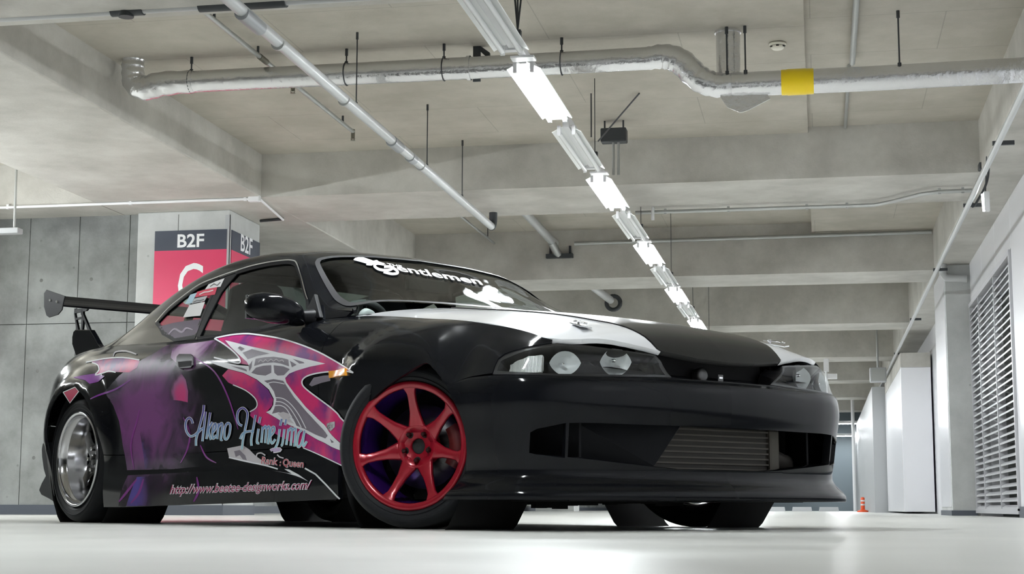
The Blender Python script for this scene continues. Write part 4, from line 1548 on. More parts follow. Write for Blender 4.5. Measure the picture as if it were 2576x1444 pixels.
# ------------------------------------------------------------------ headlamps
for mir in (False, True):
    hl_ = empty('headlamp', parent=car)
    emit('bucket', panel(BODY, grow(lamp, .004), (), .03, -.07), INNER, hl_, mir)
    emit('bezel', panel(BODY, grow(lamp, .003), [grow(lamp, -.012)], .03, -.004, .06), mat('lamp_bezel', (.02, .02, .022), .3), hl_, mir)
    ind = BODY.px(curve2([(1273, 928), (1275, 908), (1290, 894), (1320, 886), (1350, 880), (1366, 880), (1368, 905), (1366, 932), (1320, 930)], 3))
    emit('indicator', panel(BODY, ind, (), .02, -.03), mat('indicator_lens', (.55, .55, .53), .35), hl_, mir)
    rib = MB()
    for k in range(26):
        x0 = 1276 + 3.45 * k
        ztop = 905 - 22 * min(1, k / 14)
        a, b = BODY.px([(x0, ztop + 3), (x0 + .6, 930)])
        p = [BODY.P(*a) - BODY.N(*a) * .024, BODY.P(*b) - BODY.N(*b) * .024]
        if mir:
            p = [Vector((q.x, -q.y, q.z)) for q in p]
        rib.tube(p, .0022, 5)
    rib.build('ribbing', RIBM, hl_)
    for cx_, cy_, rx, ry in ((1424, 912, 40, 30), (1553, 911, 40, 35)):
        el2 = BODY.px([(cx_ + rx * cos(t) * (1 - .12 * abs(sin(2 * t))), cy_ - ry * sin(t)) for t in [2 * pi * k / 28 for k in range(28)]])
        uc, vc = sum(p[0] for p in el2) / 28, sum(p[1] for p in el2) / 28
        cpt, cn = BODY.P(uc, vc), BODY.N(uc, vc)
        rings = []
        for f, dep in ((1.0, .012), (.8, .030), (.5, .042), (.2, .047), (0.02, .048)):
            rings.append([BODY.P(uc + (p[0] - uc) * f, vc + (p[1] - vc) * f) - cn * dep for p in el2])
        vv = [q for r_ in rings for q in r_]
        ff = []
        for i in range(4):
            for k in range(28):
                a, b = i * 28 + k, i * 28 + (k + 1) % 28
                ff.append((a, b, b + 28, a + 28))
        if mir:
            vv = [Vector((q.x, -q.y, q.z)) for q in vv]
            ff = [f[::-1] for f in ff]
        MB().add(vv, ff, True).build('reflector', REFLEC, hl_)
        bc = cpt - cn * .034
        if mir:
            bc.y = -bc.y
        bq = MB()
        bq.lathe([(.0, .010), (.004, .009), (.006, .004), (.006, -.02)], Matrix.Translation(bc) @ Vector((1, 0, 0)).to_track_quat('Z', 'Y').to_matrix().to_4x4(), 12)
        bq.build('bulb', CHROME, hl_)
    emit('lens', panel(BODY, grow(lamp, -.002), (), .025, -.0015), LENS, hl_, mir)

# ------------------------------------------------------------------ mouth, grille, intercooler, underside
MB().box(2.35, 3.30, -.62, .62, .22, .60).build('engine_bay_filler', INNER, car)  # added black box that stops the view through the engine bay
bk = MB()
for x0, x1, w0, z0, z1 in ((3.30, 3.46, .60, .15, .60),):
    bk.box(x0 - .02, x0, -w0, w0, z0, z1)
bk.box(3.30, 3.5, -.56, .56, .385, .40)
bk.box(3.30, 3.48, -.56, .56, .165, .18)
bk.build('radiator_duct', INNER, car)
ic = empty('intercooler', parent=car)
ic['label'] = 'dusty bar-and-plate intercooler'
MB().box(3.34, 3.385, -.47, .43, .19, .372).build('core', ALU, ic)
for k in range(9):
    z = .196 + .0205 * k
    MB().box(3.385, 3.392, -.47, .43, z, z + .006).build('bar', ALUB, ic)
for y in (-.44, .445):
    MB().box(3.33, 3.40, y - .03, y + .03, .18, .378).build('end_tank', ALUB, ic, bevel=.012)
MB().tube([(3.36, .47, .27), (3.36, .53, .25), (3.33, .58, .25)], .035, 12).build('pipe', ALU, ic)
# dark guide plate at the near end of the mouth
g = [at_ for at_ in ()]


def car_px(px, py, axis, val):
    d = cray(px, py)
    i = 'xyz'.index(axis)
    return CAMC + d * ((val - CAMC[i]) / d[i])


p1, p2 = car_px(1722, 1055, 'x', 3.53), car_px(1645, 1172, 'x', 3.50)
gp = MB().prism([p1, p2, Vector((3.33, -.60, .17)), Vector((3.35, -.60, .40))], (-.004, .006, 0))
gp.build('guide_plate', mat('guide_black', (.007, .008, .010), .5, spec=.15), car)
# duct liners
for s in (-1, 1):
    MB().prism([(3.44, s * .58, .22), (3.25, s * .66, .22), (3.25, s * .66, .40), (3.44, s * .58, .40)], (.0, s * .01, 0)).build('duct_liner', PRIMER, car)
    MB().box(3.18, 3.24, min(s * .56, s * .82), max(s * .56, s * .82), .16, .42).build('duct_back', INNER, car)
# grille opening: recessed bar and round emblem
gb = empty('grille', parent=car)
MB().box(3.44, 3.46, -.30, .30, .52, .62).build('back_plate', INNER, gb)
ec = car_px(1766, 944, 'x', 3.50)
Me = Matrix.Translation(ec) @ Vector((1, 0, 0)).to_track_quat('Z', 'Y').to_matrix().to_4x4()
MB().lathe([(.024, -.03), (.028, .0), (.024, .006), (.019, .008), (.0, .008)], Me, 24).build('emblem', mat('emblem_grey', (.12, .12, .12), .3, .6), gb)
e2 = car_px(1813, 951, 'x', 3.5)
em = MB()
em.box(e2.x - .004, e2.x, e2.y - .013, e2.y + .013, e2.z - .012, e2.z + .012)
em.build('badge', MATS['emblem_grey'], gb)
MB().box(e2.x, e2.x + .002, e2.y - .009, e2.y + .009, e2.z - .003, e2.z + .004).build('badge_mark', CHROME, gb)
MB().tube([(3.46, -.3, .535), (3.46, .3, .535)], .012, 8).build('lower_bar', PRIMER, gb)

un = MB()
un.box(-.75, 2.30, -.58, .58, .13, .30)
un.box(2.95, 3.40, -.60, .60, .100, .16)
un.box(2.30, 3.0, -.45, .45, .11, .30)
un.build('underbody', INNER, car)
rg = random.Random(4)
sh = [(3.0, -.62 + .0, .10)]
pts_, n_ = [], 18
ub = MB()
for k in range(n_):
    y = -.60 + .05 * k
    d_ = .004 + .012 * rg.random()
    if 3 <= k <= 5:
        d_ += .018
    ub.box(3.02, 3.05, y, y + .052, .10 - d_, .115)
ub.build('torn_undertray', INNER, car)
for cx_, rr in ((WB, .40), (0.0, .385)):
    for s in (-1, 1):
        wl_ = MB()
        wl_.lathe([(rr, 0), (rr, .31)], Matrix.Translation((cx_, s * .50, .30)) @ Matrix.Rotation(-s * pi / 2, 4, 'X'), 24, True)
        wl_.build('wheel_liner', INNER, car)
    MB().box(cx_ - .40, cx_ + .40, -.52, .52, .20 if cx_ else .18, .62).build('inner_bulkhead', INNER, car)

# ------------------------------------------------------------------ cabin
cb_ = MB()
cb_.box(.25, 2.25, -.70, .70, .20, .42)
cb_.box(.1, .45, -.70, .70, .42, .84)
cb_.build('cabin_floor', INNER, car)
dsh = MB()
dsh.prism([(2.30, -.68, .60), (1.82, -.68, .60), (1.78, -.68, .78), (1.84, -.68, .83), (2.10, -.68, .845), (2.30, -.68, .835)], (0, 1.36, 0))
dsh.build('dashboard', PRIMER, car, bevel=.02)
for s in (-1, 1):
    MB().box(.95, 2.2, s * .735 - .012, s * .735 + .012, .40, .81).build('door_card', mat('door_card', (.02, .018, .018), .7), car)
for s in (-1, 1):
    st = empty('bucket_seat', parent=car)
    st.location = (1.13, s * .36, .42)
    MB().prism([(.0, -.24, .0), (.46, -.24, .06), (.46, -.24, .14), (.05, -.24, .09)], (0, .48, 0)).build('seat', FABRIC, st, bevel=.03)
    bkm = MB()
    prof = [(-.05, .08, .24), (-.12, .30, .25), (-.18, .48, .22), (-.22, .58, .16), (-.25, .68, .13), (-.26, .70, .10)]
    vv, ff = [], []
    for x, z, w in prof:
        vv += [(x, -w, z), (x + .05, -w * .8, z + .01), (x + .05, w * .8, z + .01), (x, w, z), (x - .07, w * .85, z), (x - .07, -w * .85, z)]
    for i in range(len(prof) - 1):
        for k in range(6):
            a, b = i * 6 + k, i * 6 + (k + 1) % 6
            ff.append((a, b, b + 6, a + 6))
    ff += [tuple(range(5, -1, -1)), tuple(range((len(prof) - 1) * 6, len(prof) * 6))]
    bkm.add(vv, ff, True).build('backrest', FABRIC, st)
    MB().box(-.06, -.02, -.20, .20, .25, .42).build('red_pad', REDF, st, bevel=.02)
    MB().tube([(-.19, -.10, .5), (.02, -.17, .12)], .022, 6).build('harness', REDF, st)
    MB().tube([(-.19, .10, .5), (.02, .17, .12)], .022, 6).build('harness', REDF, st)
cage = empty('roll_cage', parent=car)
MB().tube(smooth_path([(.72, -.66, .45), (.72, -.66, .85), (.74, -.57, 1.10), (.75, -.45, 1.165), (.75, .45, 1.165), (.74, .57, 1.10), (.72, .66, .85), (.72, .66, .45)], 6), .02, 10).build('main_hoop', PRIMER, cage)
MB().tube([(.73, -.55, 1.05), (.73, .60, .55)], .018, 8).build('diagonal', PRIMER, cage)
MB().tube([(.73, -.62, .80), (.73, .62, .80)], .018, 8).build('cross_bar', PRIMER, cage)
MB().tube([(.72, -.66, .78), (1.6, -.69, .62)], .018, 8).build('door_bar', PRIMER, cage)
stw = empty('steering_wheel', parent=car)
stw.location = (1.74, -.36, .80)
stw.rotation_euler = (0, radians(-68), 0)
MB().tube(arc((0, 0, 0), 0, 2 * pi, .165, 32, (1, 0, 0), (0, 1, 0)), .014, 8, False).build('rim', mat('suede', (.10, .10, .10), .6), stw)
for a in (0, 2.1, -2.1):
    MB().tube([(0, 0, .03), (.16 * cos(a), .16 * sin(a), 0)], .01, 6).build('spoke', PRIMER, stw)
MB().lathe([(.0, .02), (.04, .02), (.045, .035), (.0, .045)], None, 16).build('hub', PRIMER, stw)
gm_ = MB()
gm_.lathe([(.0, 0), (.035, 0), (.035, .03), (.0, .03)], Matrix.Translation((1.96, -.45, .865)) @ Matrix.Rotation(radians(-70), 4, 'Y'), 18)
gm_.build('gauge', WHITEM, car)
mr_ = empty('interior_mirror', parent=car)
mr_.location = (1.76, 0.0, 1.06)
MB().box(-.012, .012, -.12, .12, -.03, .03).build('housing', PRIMER, mr_, bevel=.01)
MB().tube([(.0, 0, .02), (.0, 0, .075)], .007, 6).build('stem', PRIMER, mr_)

# ------------------------------------------------------------------ wheels
def tyre_profile(r, rim, w):
    h = w / 2
    return [(rim - .006, -h + .03), (rim + .004, -h + .016), ((rim + r) / 2, -h + .003), (r - .022, -h + .006), (r - .006, -h + .022), (r, -h + .05), (r + .001, 0), (r, h - .05), (r - .006, h - .022), (r - .022, h - .006), ((rim + r) / 2, h - .003), (rim + .004, h - .016), (rim - .006, h - .03)]


def make_wheel_front(name, parent, side):
    """Seven red spokes, purple barrel; outward is local -z for the right side (axis along z before turning)."""
    W = empty(name, parent=parent)
    R = .2335
    MB().lathe(tyre_profile(RF, R, .225), None, 72).build('tyre', TYREM, W)
    for rr_, ww_ in ((.268, .1085), (.248, .105)):
        MB().lathe([(rr_ - .002, ww_ - .001), (rr_, ww_ + .0015), (rr_ + .002, ww_ - .001)], None, 64).build('sidewall_bead', TYREM, W)
    rimz = .098
    barrel = [(R - .004, rimz), (R - .016, rimz - .012), (R - .020, rimz - .03), (R - .026, .0), (R - .03, -.06), (R - .012, -.095), (R, -.1)]
    MB().lathe(barrel, None, 64).build('barrel', WPURP, W)
    fp = [(R + .001, rimz - .008), (R + .001, rimz), (R - .006, rimz + .003), (R - .024, rimz - .001), (R - .026, rimz - .012), (R - .016, rimz - .02)]
    MB().lathe(fp, None, 72).build('rim_ring', WRED, W)
    hubz = rimz - .062
    for k in range(7):
        a = radians(91) + 2 * pi * k / 7
        ca, sa = cos(a), sin(a)
        sec = [(.050, hubz - .004, .042, .028), (.080, hubz + .008, .032, .026), (.12, hubz + .022, .0205, .024), (.16, hubz + .038, .017, .022), (.188, rimz - .012, .0175, .02), (.203, rimz - .003, .024, .018), (.213, rimz - .002, .034, .016)]
        vv, ff = [], []
        for r_, z_, hw, th in sec:
            for dx_, dz_ in ((-hw, -.005), (-hw * .75, 0), (hw * .75, 0), (hw, -.005), (hw * .8, -th), (-hw * .8, -th)):
                vv.append((r_ * ca - dx_ * sa, r_ * sa + dx_ * ca, z_ + dz_))
        for i in range(len(sec) - 1):
            for q in range(6):
                p, q2 = i * 6 + q, i * 6 + (q + 1) % 6
                ff.append((p, q2, q2 + 6, p + 6))
        ff += [(5, 4, 3, 2, 1, 0)]
        MB().add(vv, ff, True).build('spoke', WRED, W)
    MB().lathe([(.082, hubz - .03), (.080, hubz + .004), (.074, hubz + .007), (.066, hubz - .004), (.03, hubz - .006), (.028, hubz - .02)], None, 40).build('hub', WRED, W)
    MB().lathe([(.0275, hubz - .016), (.026, hubz - .02), (0, hubz - .022)], None, 24).build('centre_bore', INNER, W)
    for k in range(5):
        a = radians(55) + 2 * pi * k / 5
        Mx = Matrix.Translation((.052 * cos(a), .052 * sin(a), hubz - .006))
        MB().lathe([(.0135, 0), (.0135, .0015), (0, .0015)], Mx, 16).build('nut_seat', INNER, W)
        MB().lathe([(.009, 0), (.009, .018), (.006, .021), (0, .021)], Mx, 6, False).build('wheel_nut', mat('nut_dark', (.05, .02, .02), .4, .7), W)
    MB().lathe([(.155, -.03), (.155, -.018), (.06, -.018)], None, 48).build('brake_disc', mat('brake_disc', (.07, .07, .072), .35, .8), W)
    cal = MB()
    for i in range(7):
        a = radians(-15 + 8 * i)
    cal.lathe([(.12, -.05), (.168, -.05), (.168, .012), (.12, .012), (.12, -.05)], None, 10, True, radians(-30), radians(30))
    cal.build('brake_caliper', mat('caliper', (.12, .012, .012), .5), W)
    return W


def make_wheel_rear(name, parent):
    W = empty(name, parent=parent)
    R = .2335
    MB().lathe(tyre_profile(RR, R, .235), None, 72).build('tyre', TYREM, W)
    tr_ = MB()
    for rr_, ww_ in ((.272, .1165), (.250, .112)):
        tr_.lathe([(rr_ - .002, ww_ - .001), (rr_, ww_ + .0015), (rr_ + .002, ww_ - .001)], None, 64)
    tr_.build('sidewall_bead', TYREM, W)
    z0 = .112
    MB().lathe([(R, z0 - .012), (R + .001, z0), (R - .004, z0 + .003), (R - .012, z0 + .001), (R - .015, z0 - .006), (R - .016, z0 - .03), (R - .026, z0 - .036), (R - .029, z0 - .045), (R - .032, z0 - .10), (R - .05, z0 - .14)], None, 72).build('dish', POLISH, W)
    MB().lathe([(R - .03, z0 - .13), (R - .05, z0 - .2), (R - .02, z0 - .22)], None, 48).build('barrel', WBLACK, W)
    hz_ = z0 - .105
    for k in range(5):
        a = radians(70) + 2 * pi * k / 5
        ca, sa = cos(a), sin(a)
        sec = [(.05, hz_, .045, .03), (.10, hz_ + .006, .032, .028), (.15, hz_ - .002, .027, .026), (.203, hz_ - .012, .034, .02)]
        vv, ff = [], []
        for r_, z_, hw, th in sec:
            for dx_, dz_ in ((-hw, -.006), (-hw * .7, 0), (hw * .7, 0), (hw, -.006), (hw * .8, -th), (-hw * .8, -th)):
                vv.append((r_ * ca - dx_ * sa, r_ * sa + dx_ * ca, z_ + dz_))
        for i in range(len(sec) - 1):
            for q in range(6):
                p, q2 = i * 6 + q, i * 6 + (q + 1) % 6
                ff.append((p, q2, q2 + 6, p + 6))
        MB().add(vv, ff, True).build('spoke', WBLACK, W)
    MB().lathe([(.075, hz_ - .03), (.072, hz_ + .004), (.03, hz_ + .006), (.028, hz_ + .02), (.02, hz_ + .026), (0, hz_ + .026)], None, 32).build('hub', WBLACK, W)
    for k in range(5):
        a = radians(34) + 2 * pi * k / 5
        Mx = Matrix.Translation((.054 * cos(a), .054 * sin(a), hz_ + .002))
        MB().lathe([(.0105, 0), (.0105, .022), (.007, .026), (0, .026)], Mx, 6, False).build('wheel_nut', CHROME, W)
    MB().lathe([(.15, -.06), (.15, -.05), (.06, -.05)], None, 40).build('brake_disc', MATS['brake_disc'], W)
    return W


STEER = radians(26.3)
for s in (-1, 1):
    wf = make_wheel_front('front_wheel', car, s)
    kx, ky = WB, s * (.823 - .1)
    # local z -> outward (s*y), local y -> up
    Rm = Matrix(((s * -1.0, 0, 0), (0, 0, s * 1.0), (0, 1.0, 0))).to_4x4() if False else None
    out = Vector((0, s, 0))
    upv = Vector((0, 0, 1))
    xx = upv.cross(out)
    M3 = Matrix((xx, upv, out)).transposed().to_4x4()
    oz = (s * .723 + s * .1) - s * .098
    ctr = Vector((0, s * (.1 - .098), 0))
    wf.matrix_local = Matrix.Translation((kx, ky, RF)) @ Matrix.Rotation(STEER, 4, 'Z') @ Matrix.Translation(ctr) @ M3
    wr_ = make_wheel_rear('rear_wheel', car)
    wr_.matrix_local = Matrix.Translation((0, s * (.842 - .112), RR)) @ M3
    if s > 0:
        for ch in wf.children:
            if ch.name.split('.')[0] in ('rim_ring', 'spoke', 'barrel', 'hub'):
                ch.data.materials[0] = POLISH if ch.name.startswith(('rim', 'barrel')) else mat('wheel_bronze', (.25, .22, .2), .3, .8)

# ------------------------------------------------------------------ rear wing
rw_ = empty('rear_wing', parent=car)
rw_['label'] = 'tall black rear wing on trussed stands'
prof = [(-.46, 1.128), (-.50, 1.142), (-.56, 1.158), (-.62, 1.178), (-.68, 1.205), (-.682, 1.20), (-.62, 1.162), (-.56, 1.138), (-.50, 1.124), (-.465, 1.12)]
MB().prism([(x, -.75, z) for x, z in prof], (0, 1.5, 0)).build('main_plane', mat('wing_carbon', (.006, .006, .007), .4, spec=.03), rw_)
ep = [car_px(px, py, 'y', -.755) for px, py in ((113, 738), (119, 729), (140, 736), (166, 745), (163, 756), (158, 780), (148, 792), (126, 799), (119, 794), (113, 772))]
for s in (-1, 1):
    pl = [Vector((p.x, s * .755, p.z)) for p in ep]
    if s > 0:
        pl = pl[::-1]
    MB().prism(pl, (0, s * .006, 0)).build('end_plate', PRIMER, rw_, bevel=.002)
    for px, py in ((127, 755), (144, 759)):
        p = car_px(px, py, 'y', -.76)
        MB().lathe([(.0, .006), (.006, .005), (.007, 0)], Matrix.Translation((p.x, s * .761, p.z)) @ Matrix.Rotation(-s * pi / 2, 4, 'X'), 10).build('bolt', GALV, rw_)
    yb = s * .54
    cn_ = lambda pts: [Vector((car_px(px, py, 'y', -.54).x, yb, car_px(px, py, 'y', -.54).z)) for px, py in pts]
    base = cn_([(184, 834), (189, 829), (226, 829), (236, 846), (247, 866), (262, 882), (230, 905), (197, 912), (189, 890), (181, 866), (181, 848)])
    MB().prism(base if s < 0 else base[::-1], (0, -s * .03, 0)).build('stand_base', PAINT, rw_, bevel=.004)
    for seg in (((190, 776), (188, 790), (197, 830), (192, 830), (186, 790), (187, 776)), ((204, 778), (205, 792), (203, 830), (207, 830), (210, 800), (208, 778)), ((203, 776), (216, 806), (226, 830), (220, 830), (211, 806), (203, 790)), ((187, 778), (222, 774), (216, 782), (188, 788)), ((190, 800), (207, 796), (207, 800), (191, 805))):
        q = cn_(seg)
        MB().prism(q if s < 0 else q[::-1], (0, -s * .012, 0)).build('stand_truss', PRIMER, rw_)

# rear bumper spats behind the wheels
SPAT = mat('spat_grey', (.03, .032, .034), .5, spec=.2)
sp_px = [(107, 1114), (152, 1112), (156, 1180), (154, 1268), (140, 1266), (122, 1255), (103, 1245), (97, 1233), (104, 1215), (114, 1197), (109, 1180), (105, 1150), (104, 1130)]
spp = [car_px(px, py, 'y', -.79) for px, py in sp_px]
for s in (-1, 1):
    q = [Vector((p.x, s * .79, p.z)) for p in spp]
    MB().prism(q if s < 0 else q[::-1], (-.05, -s * .16, 0)).build('rear_spat', SPAT, car, bevel=.006)

# ------------------------------------------------------------------ door mirrors, handles, lamps, badges
for s in (-1, 1):
    mo = empty('door_mirror', parent=car)
    stn = [(-.79, .020, .030, .835, 1.985), (-.815, .050, .044, .845, 1.978), (-.86, .068, .056, .858, 1.968), (-.92, .074, .060, .868, 1.955), (-.97, .068, .056, .874, 1.945), (-1.005, .050, .044, .876, 1.937), (-1.022, .022, .024, .876, 1.932)]
    vv, ff = [], []
    nn = 20
    for y, rx, rz, zc_, xc in stn:
        for k in range(nn):
            a = 2 * pi * k / nn
            ca, sa = cos(a), sin(a)
            ex = math.copysign(abs(ca) ** .75, ca) * rx
            ez = math.copysign(abs(sa) ** .7, sa) * rz
            if ca < 0:
                ex *= .55
            vv.append((xc + ex, -s * y * 1.0 if False else s * abs(y), zc_ + ez))
    for i in range(len(stn) - 1):
        for k in range(nn):
            a, b = i * nn + k, i * nn + (k + 1) % nn
            ff.append((a, b, b + nn, a + nn) if s < 0 else (b, a, a + nn, b + nn))
    ff.append(tuple(range((len(stn) - 1) * nn, len(stn) * nn)) if s < 0 else tuple(range(len(stn) * nn - 1, (len(stn) - 1) * nn - 1, -1)))
    MB().add(vv, ff, True).build('housing', PAINT, mo)
    MB().box(1.905, 1.918, min(s * .82, s * 1.01), max(s * .82, s * 1.01), .825, .92).build('mirror_glass', CHROME, mo)
    tri = [Vector((2.06, s * .735, .835)), Vector((1.93, s * .738, .838)), Vector((1.955, s * .70, .945))]
    MB().prism(tri if s < 0 else tri[::-1], (0, s * .02, 0)).build('sail_plate', PRIMER, mo, bevel=.004)
    MB().tube([(1.99, s * .745, .842), (1.985, s * .80, .842)], [.035, .025], 12).build('arm', PRIMER, mo)


def decal(S, px, M, name, parent, off_=.0012, step=.03, smooth=0, fl=0.0):
    if smooth:
        px = curve2(px, smooth)
    return emit(name, panel(S, S.px(px), (), step, off_, fl), M, parent)


def stroke_data(S, px, wpx, off_, taper=False):
    """Ribbon of given pixel width along a pixel path, laid on a surface."""
    n = len(px)
    P, T, N = [], [], []
    for i in range(n):
        a, b = px[max(i - 1, 0)], px[min(i + 1, n - 1)]
        tx, ty = b[0] - a[0], b[1] - a[1]
        l = sqrt(tx * tx + ty * ty) or 1
        w = wpx / 2
        if taper:
            w *= .35 + .65 * sin(pi * min(1, (i + .6) / n))
        for sg in (-1, 1):
            q, nn_ = S.pt(px[i][0] - ty / l * w * sg, px[i][1] + tx / l * w * sg, off_)
            P.append(q)
            N.append(nn_)
    for i in range(n - 1):
        k = 2 * i
        T += [(k, k + 2, k + 3), (k, k + 3, k + 1)]
    a, b, c = (P[j] for j in T[0])
    if (b - a).cross(c - a).dot(N[0]) < 0:
        T = [t[::-1] for t in T]
    return P, T, N


def merge(ds):
    P, T, N = [], [], []
    for p, t, n in ds:
        k = len(P)
        P += p
        N += n
        T += [tuple(i + k for i in f) for f in t]
    return P, T, N


def strokes(name, S, paths, wpx, M, parent, off_, smooth=4, taper=False):
    return emit(name, merge([stroke_data(S, curve2(p, smooth, False) if smooth and len(p) > 2 else p, wpx, off_, taper) for p in paths]), M, parent)


def text_on(name, S, s, origin, ux, uy, size, width, M, parent, off_, bold=0.0, shear=0.0):
    """Lettering laid on a surface: pixel origin, pixel directions of the run and of the letters' height."""
    vs, fs = text_mesh(s, 1.0, bold, 0.0)
    x0, x1 = min(v.x for v in vs), max(v.x for v in vs)
    k = width / (x1 - x0)
    P, N = [], []
    for v in vs:
        X, Y = (v.x - x0) * k, v.y * size
        q, n = S.pt(origin[0] + ux[0] * X + (uy[0] + shear) * Y, origin[1] + ux[1] * X + uy[1] * Y, off_)
        P.append(q)
        N.append(n)
    T = []
    for f in fs:
        for i in range(1, len(f) - 1):
            T.append((f[0], f[i], f[i + 1]))
    T = [t if (P[t[1]] - P[t[0]]).cross(P[t[2]] - P[t[0]]).dot(N[t[0]]) > 0 else t[::-1] for t in T]
    return emit(name, (P, T, N), M, parent)


dr = doors[0]
# handle
hm_ = empty('door_handle', parent=dr)
decal(BODY, [(449, 899), (455, 893), (484, 893), (489, 899), (489, 920), (484, 926), (455, 928), (448, 921)], mat('handle_dark', (.012, .008, .012), .35, spec=.05), 'flap', hm_, .010, .02, 0, .01)
decal(BODY, [(453, 912), (486, 909), (486, 921), (455, 925)], INNER, 'recess', hm_, .0115, .02)
# side repeater
sr = empty('side_repeater', parent=car)
decal(BODY, [(833, 934), (874, 928), (874, 945), (834, 951)], AMBER, 'amber_lens', sr, .012, .015, 0, .012)
# shield badge behind the arch
gb_ = empty('shield_badge', parent=car)
decal(BODY, [(824, 1066), (844, 1060), (844, 1074), (834, 1084), (825, 1077)], mat('badge_silver', (.55, .55, .58), .25, .6), 'shield', gb_, .004, .01, 0, .003)
text_on('letters', BODY, 'GT', (826, 1079), (1, -.25), (0, -1), 12, 15, INNER, gb_, .0045)

# ------------------------------------------------------------------ livery
def gloss(name, col, rough=.42):
    return mat(name, col, rough, 0, 0, spec=.15)


MAG = gloss('livery_magenta', (.50, .012, .14))
noise_mix(MAG, (.13, .012, .16), (.56, .010, .13), 7, 4, .55, .36, .58)
LWHITE = gloss('livery_white', (.72, .72, .76))
LGREY = gloss('livery_grey', (.17, .145, .18))
LRED = gloss('livery_red', (.42, .015, .07))
LPURP = gloss('livery_purple', (.17, .02, .24))
LPALE = gloss('livery_pale', (.50, .47, .50))
SMOKE = gloss('livery_smoke', (.05, .01, .05))


def smoke_mat(M, centre, radius, c_in, c_mid, c_out, nscale=4.0):
    nt, b, new, link = nodes(M)
    tc = new('ShaderNodeTexCoord')
    mp = new('ShaderNodeMapping')
    mp.vector_type = 'TEXTURE'
    mp.inputs['Location'].default_value = centre
    mp.inputs['Scale'].default_value = radius
    n = new('ShaderNodeTexNoise')
    n.inputs['Scale'].default_value = nscale
    n.inputs['Detail'].default_value = 3
    n.inputs['Distortion'].default_value = 1.2
    link(tc.outputs['Object'], n.inputs['Vector'])
    link(tc.outputs['Object'], mp.inputs['Vector'])
    ln = new('ShaderNodeVectorMath')
    ln.operation = 'LENGTH'
    link(mp.outputs['Vector'], ln.inputs[0])
    ad = new('ShaderNodeMath')
    ad.operation = 'MULTIPLY_ADD'
    link(n.outputs['Fac'], ad.inputs[0])
    ad.inputs[1].default_value = .9
    link(ln.outputs['Value'], ad.inputs[2])
    r = new('ShaderNodeValToRGB')
    e = r.color_ramp.elements
    e[0].position, e[0].color = .50, (*c_in, 1)
    e[1].position, e[1].color = 1.0, (*c_out, 1)
    x_ = e.new(.78)
    x_.color = (*c_mid, 1)
    sc_ = new('ShaderNodeMath')
    sc_.operation = 'MULTIPLY'
    sc_.inputs[1].default_value = .70
    link(ad.outputs[0], sc_.inputs[0])
    link(sc_.outputs[0], r.inputs['Fac'])
    link(r.outputs['Color'], b.inputs['Base Color'])
    al = new('ShaderNodeMapRange')
    al.interpolation_type = 'SMOOTHSTEP'
    al.inputs['From Min'].default_value, al.inputs['From Max'].default_value = 1.5, 1.05
    link(ad.outputs[0], al.inputs['Value'])
    link(al.outputs[0], b.inputs['Alpha'])


LIV = empty('livery', parent=car)
LIV['label'] = 'printed magenta and purple vinyl livery'
BLK = (.006, .005, .008)
smoke_mat(SMOKE, (.72, -.85, .48), (.58, .5, .46), (.15, .03, .16), (.035, .006, .045), BLK, 5.5)
LAV = gloss('livery_lavender', (.4, .28, .4))
smoke_mat(LAV, (1.10, -.83, .755), (.28, .3, .12), (.46, .33, .46), (.16, .06, .17), (.012, .006, .014), 6)
BLUEH = gloss('livery_blue', (.05, .03, .2))
smoke_mat(BLUEH, (.66, -.86, .20), (.22, .4, .24), (.07, .045, .30), (.05, .015, .11), (.010, .006, .014), 5)
PINKC = gloss('livery_pink', (.4, .02, .14))
smoke_mat(PINKC, (1.10, -.86, .58), (.12, .3, .13), (.50, .03, .17), (.26, .08, .21), (.035, .01, .04), 7)
d_ = lambda px, M, nm, lv=1, sm=0: decal(BODY, px, M, nm, LIV, .0007 * lv, .028, sm)
d_([(262, 985), (300, 945), (345, 912), (390, 888), (430, 866), (500, 861), (575, 851), (640, 900), (660, 1000), (640, 1120), (560, 1172), (505, 1175), (497, 1174), (440, 1180), (320, 1183), (309, 1120), (300, 1060), (285, 1020)], SMOKE, 'purple_haze')
d_([(322, 1196), (440, 1190), (560, 1183), (700, 1186), (690, 1262), (500, 1270), (297, 1274), (303, 1240)], SMOKE, 'purple_haze')
d_([(430, 900), (440, 868), (500, 862), (560, 853), (610, 895), (560, 905), (510, 925), (470, 935)], LAV, 'lavender_haze', 2)
d_([(440, 930), (452, 932), (468, 955), (474, 985), (473, 1012), (455, 1008), (425, 1005), (428, 965)], PINKC, 'pink_crescent', 2)
d_([(345, 1200), (450, 1193), (478, 1268), (318, 1273)], BLUEH, 'blue_haze', 2)
d_([(352, 1085), (430, 1065), (462, 1110), (455, 1172), (365, 1180)], BLUEH, 'blue_haze', 2)
# printed purple swirls
SW = gloss('livery_swirl', (.20, .02, .22))
for w_, ps in ((4, [[(338, 1180), (330, 1120), (345, 1060), (352, 1030)], [(455, 1165), (472, 1130), (478, 1090), (462, 1050)], [(505, 1120), (520, 1150), (545, 1165)], [(490, 900), (540, 935), (575, 1000), (600, 1080)]]),
               (6, [[(300, 1262), (322, 1235), (345, 1205)], [(330, 1266), (350, 1240), (362, 1205)], [(488, 1262), (500, 1235), (496, 1200)]])):
    for p_ in ps:
        strokes('swirl', BODY, [p_], w_, SW, LIV, .0018, 5, True)
strokes('swirl', BODY, [[(228, 1004), (250, 994), (292, 979), (330, 955)]], 4.5, LPURP, LIV, .0018, 5, True)
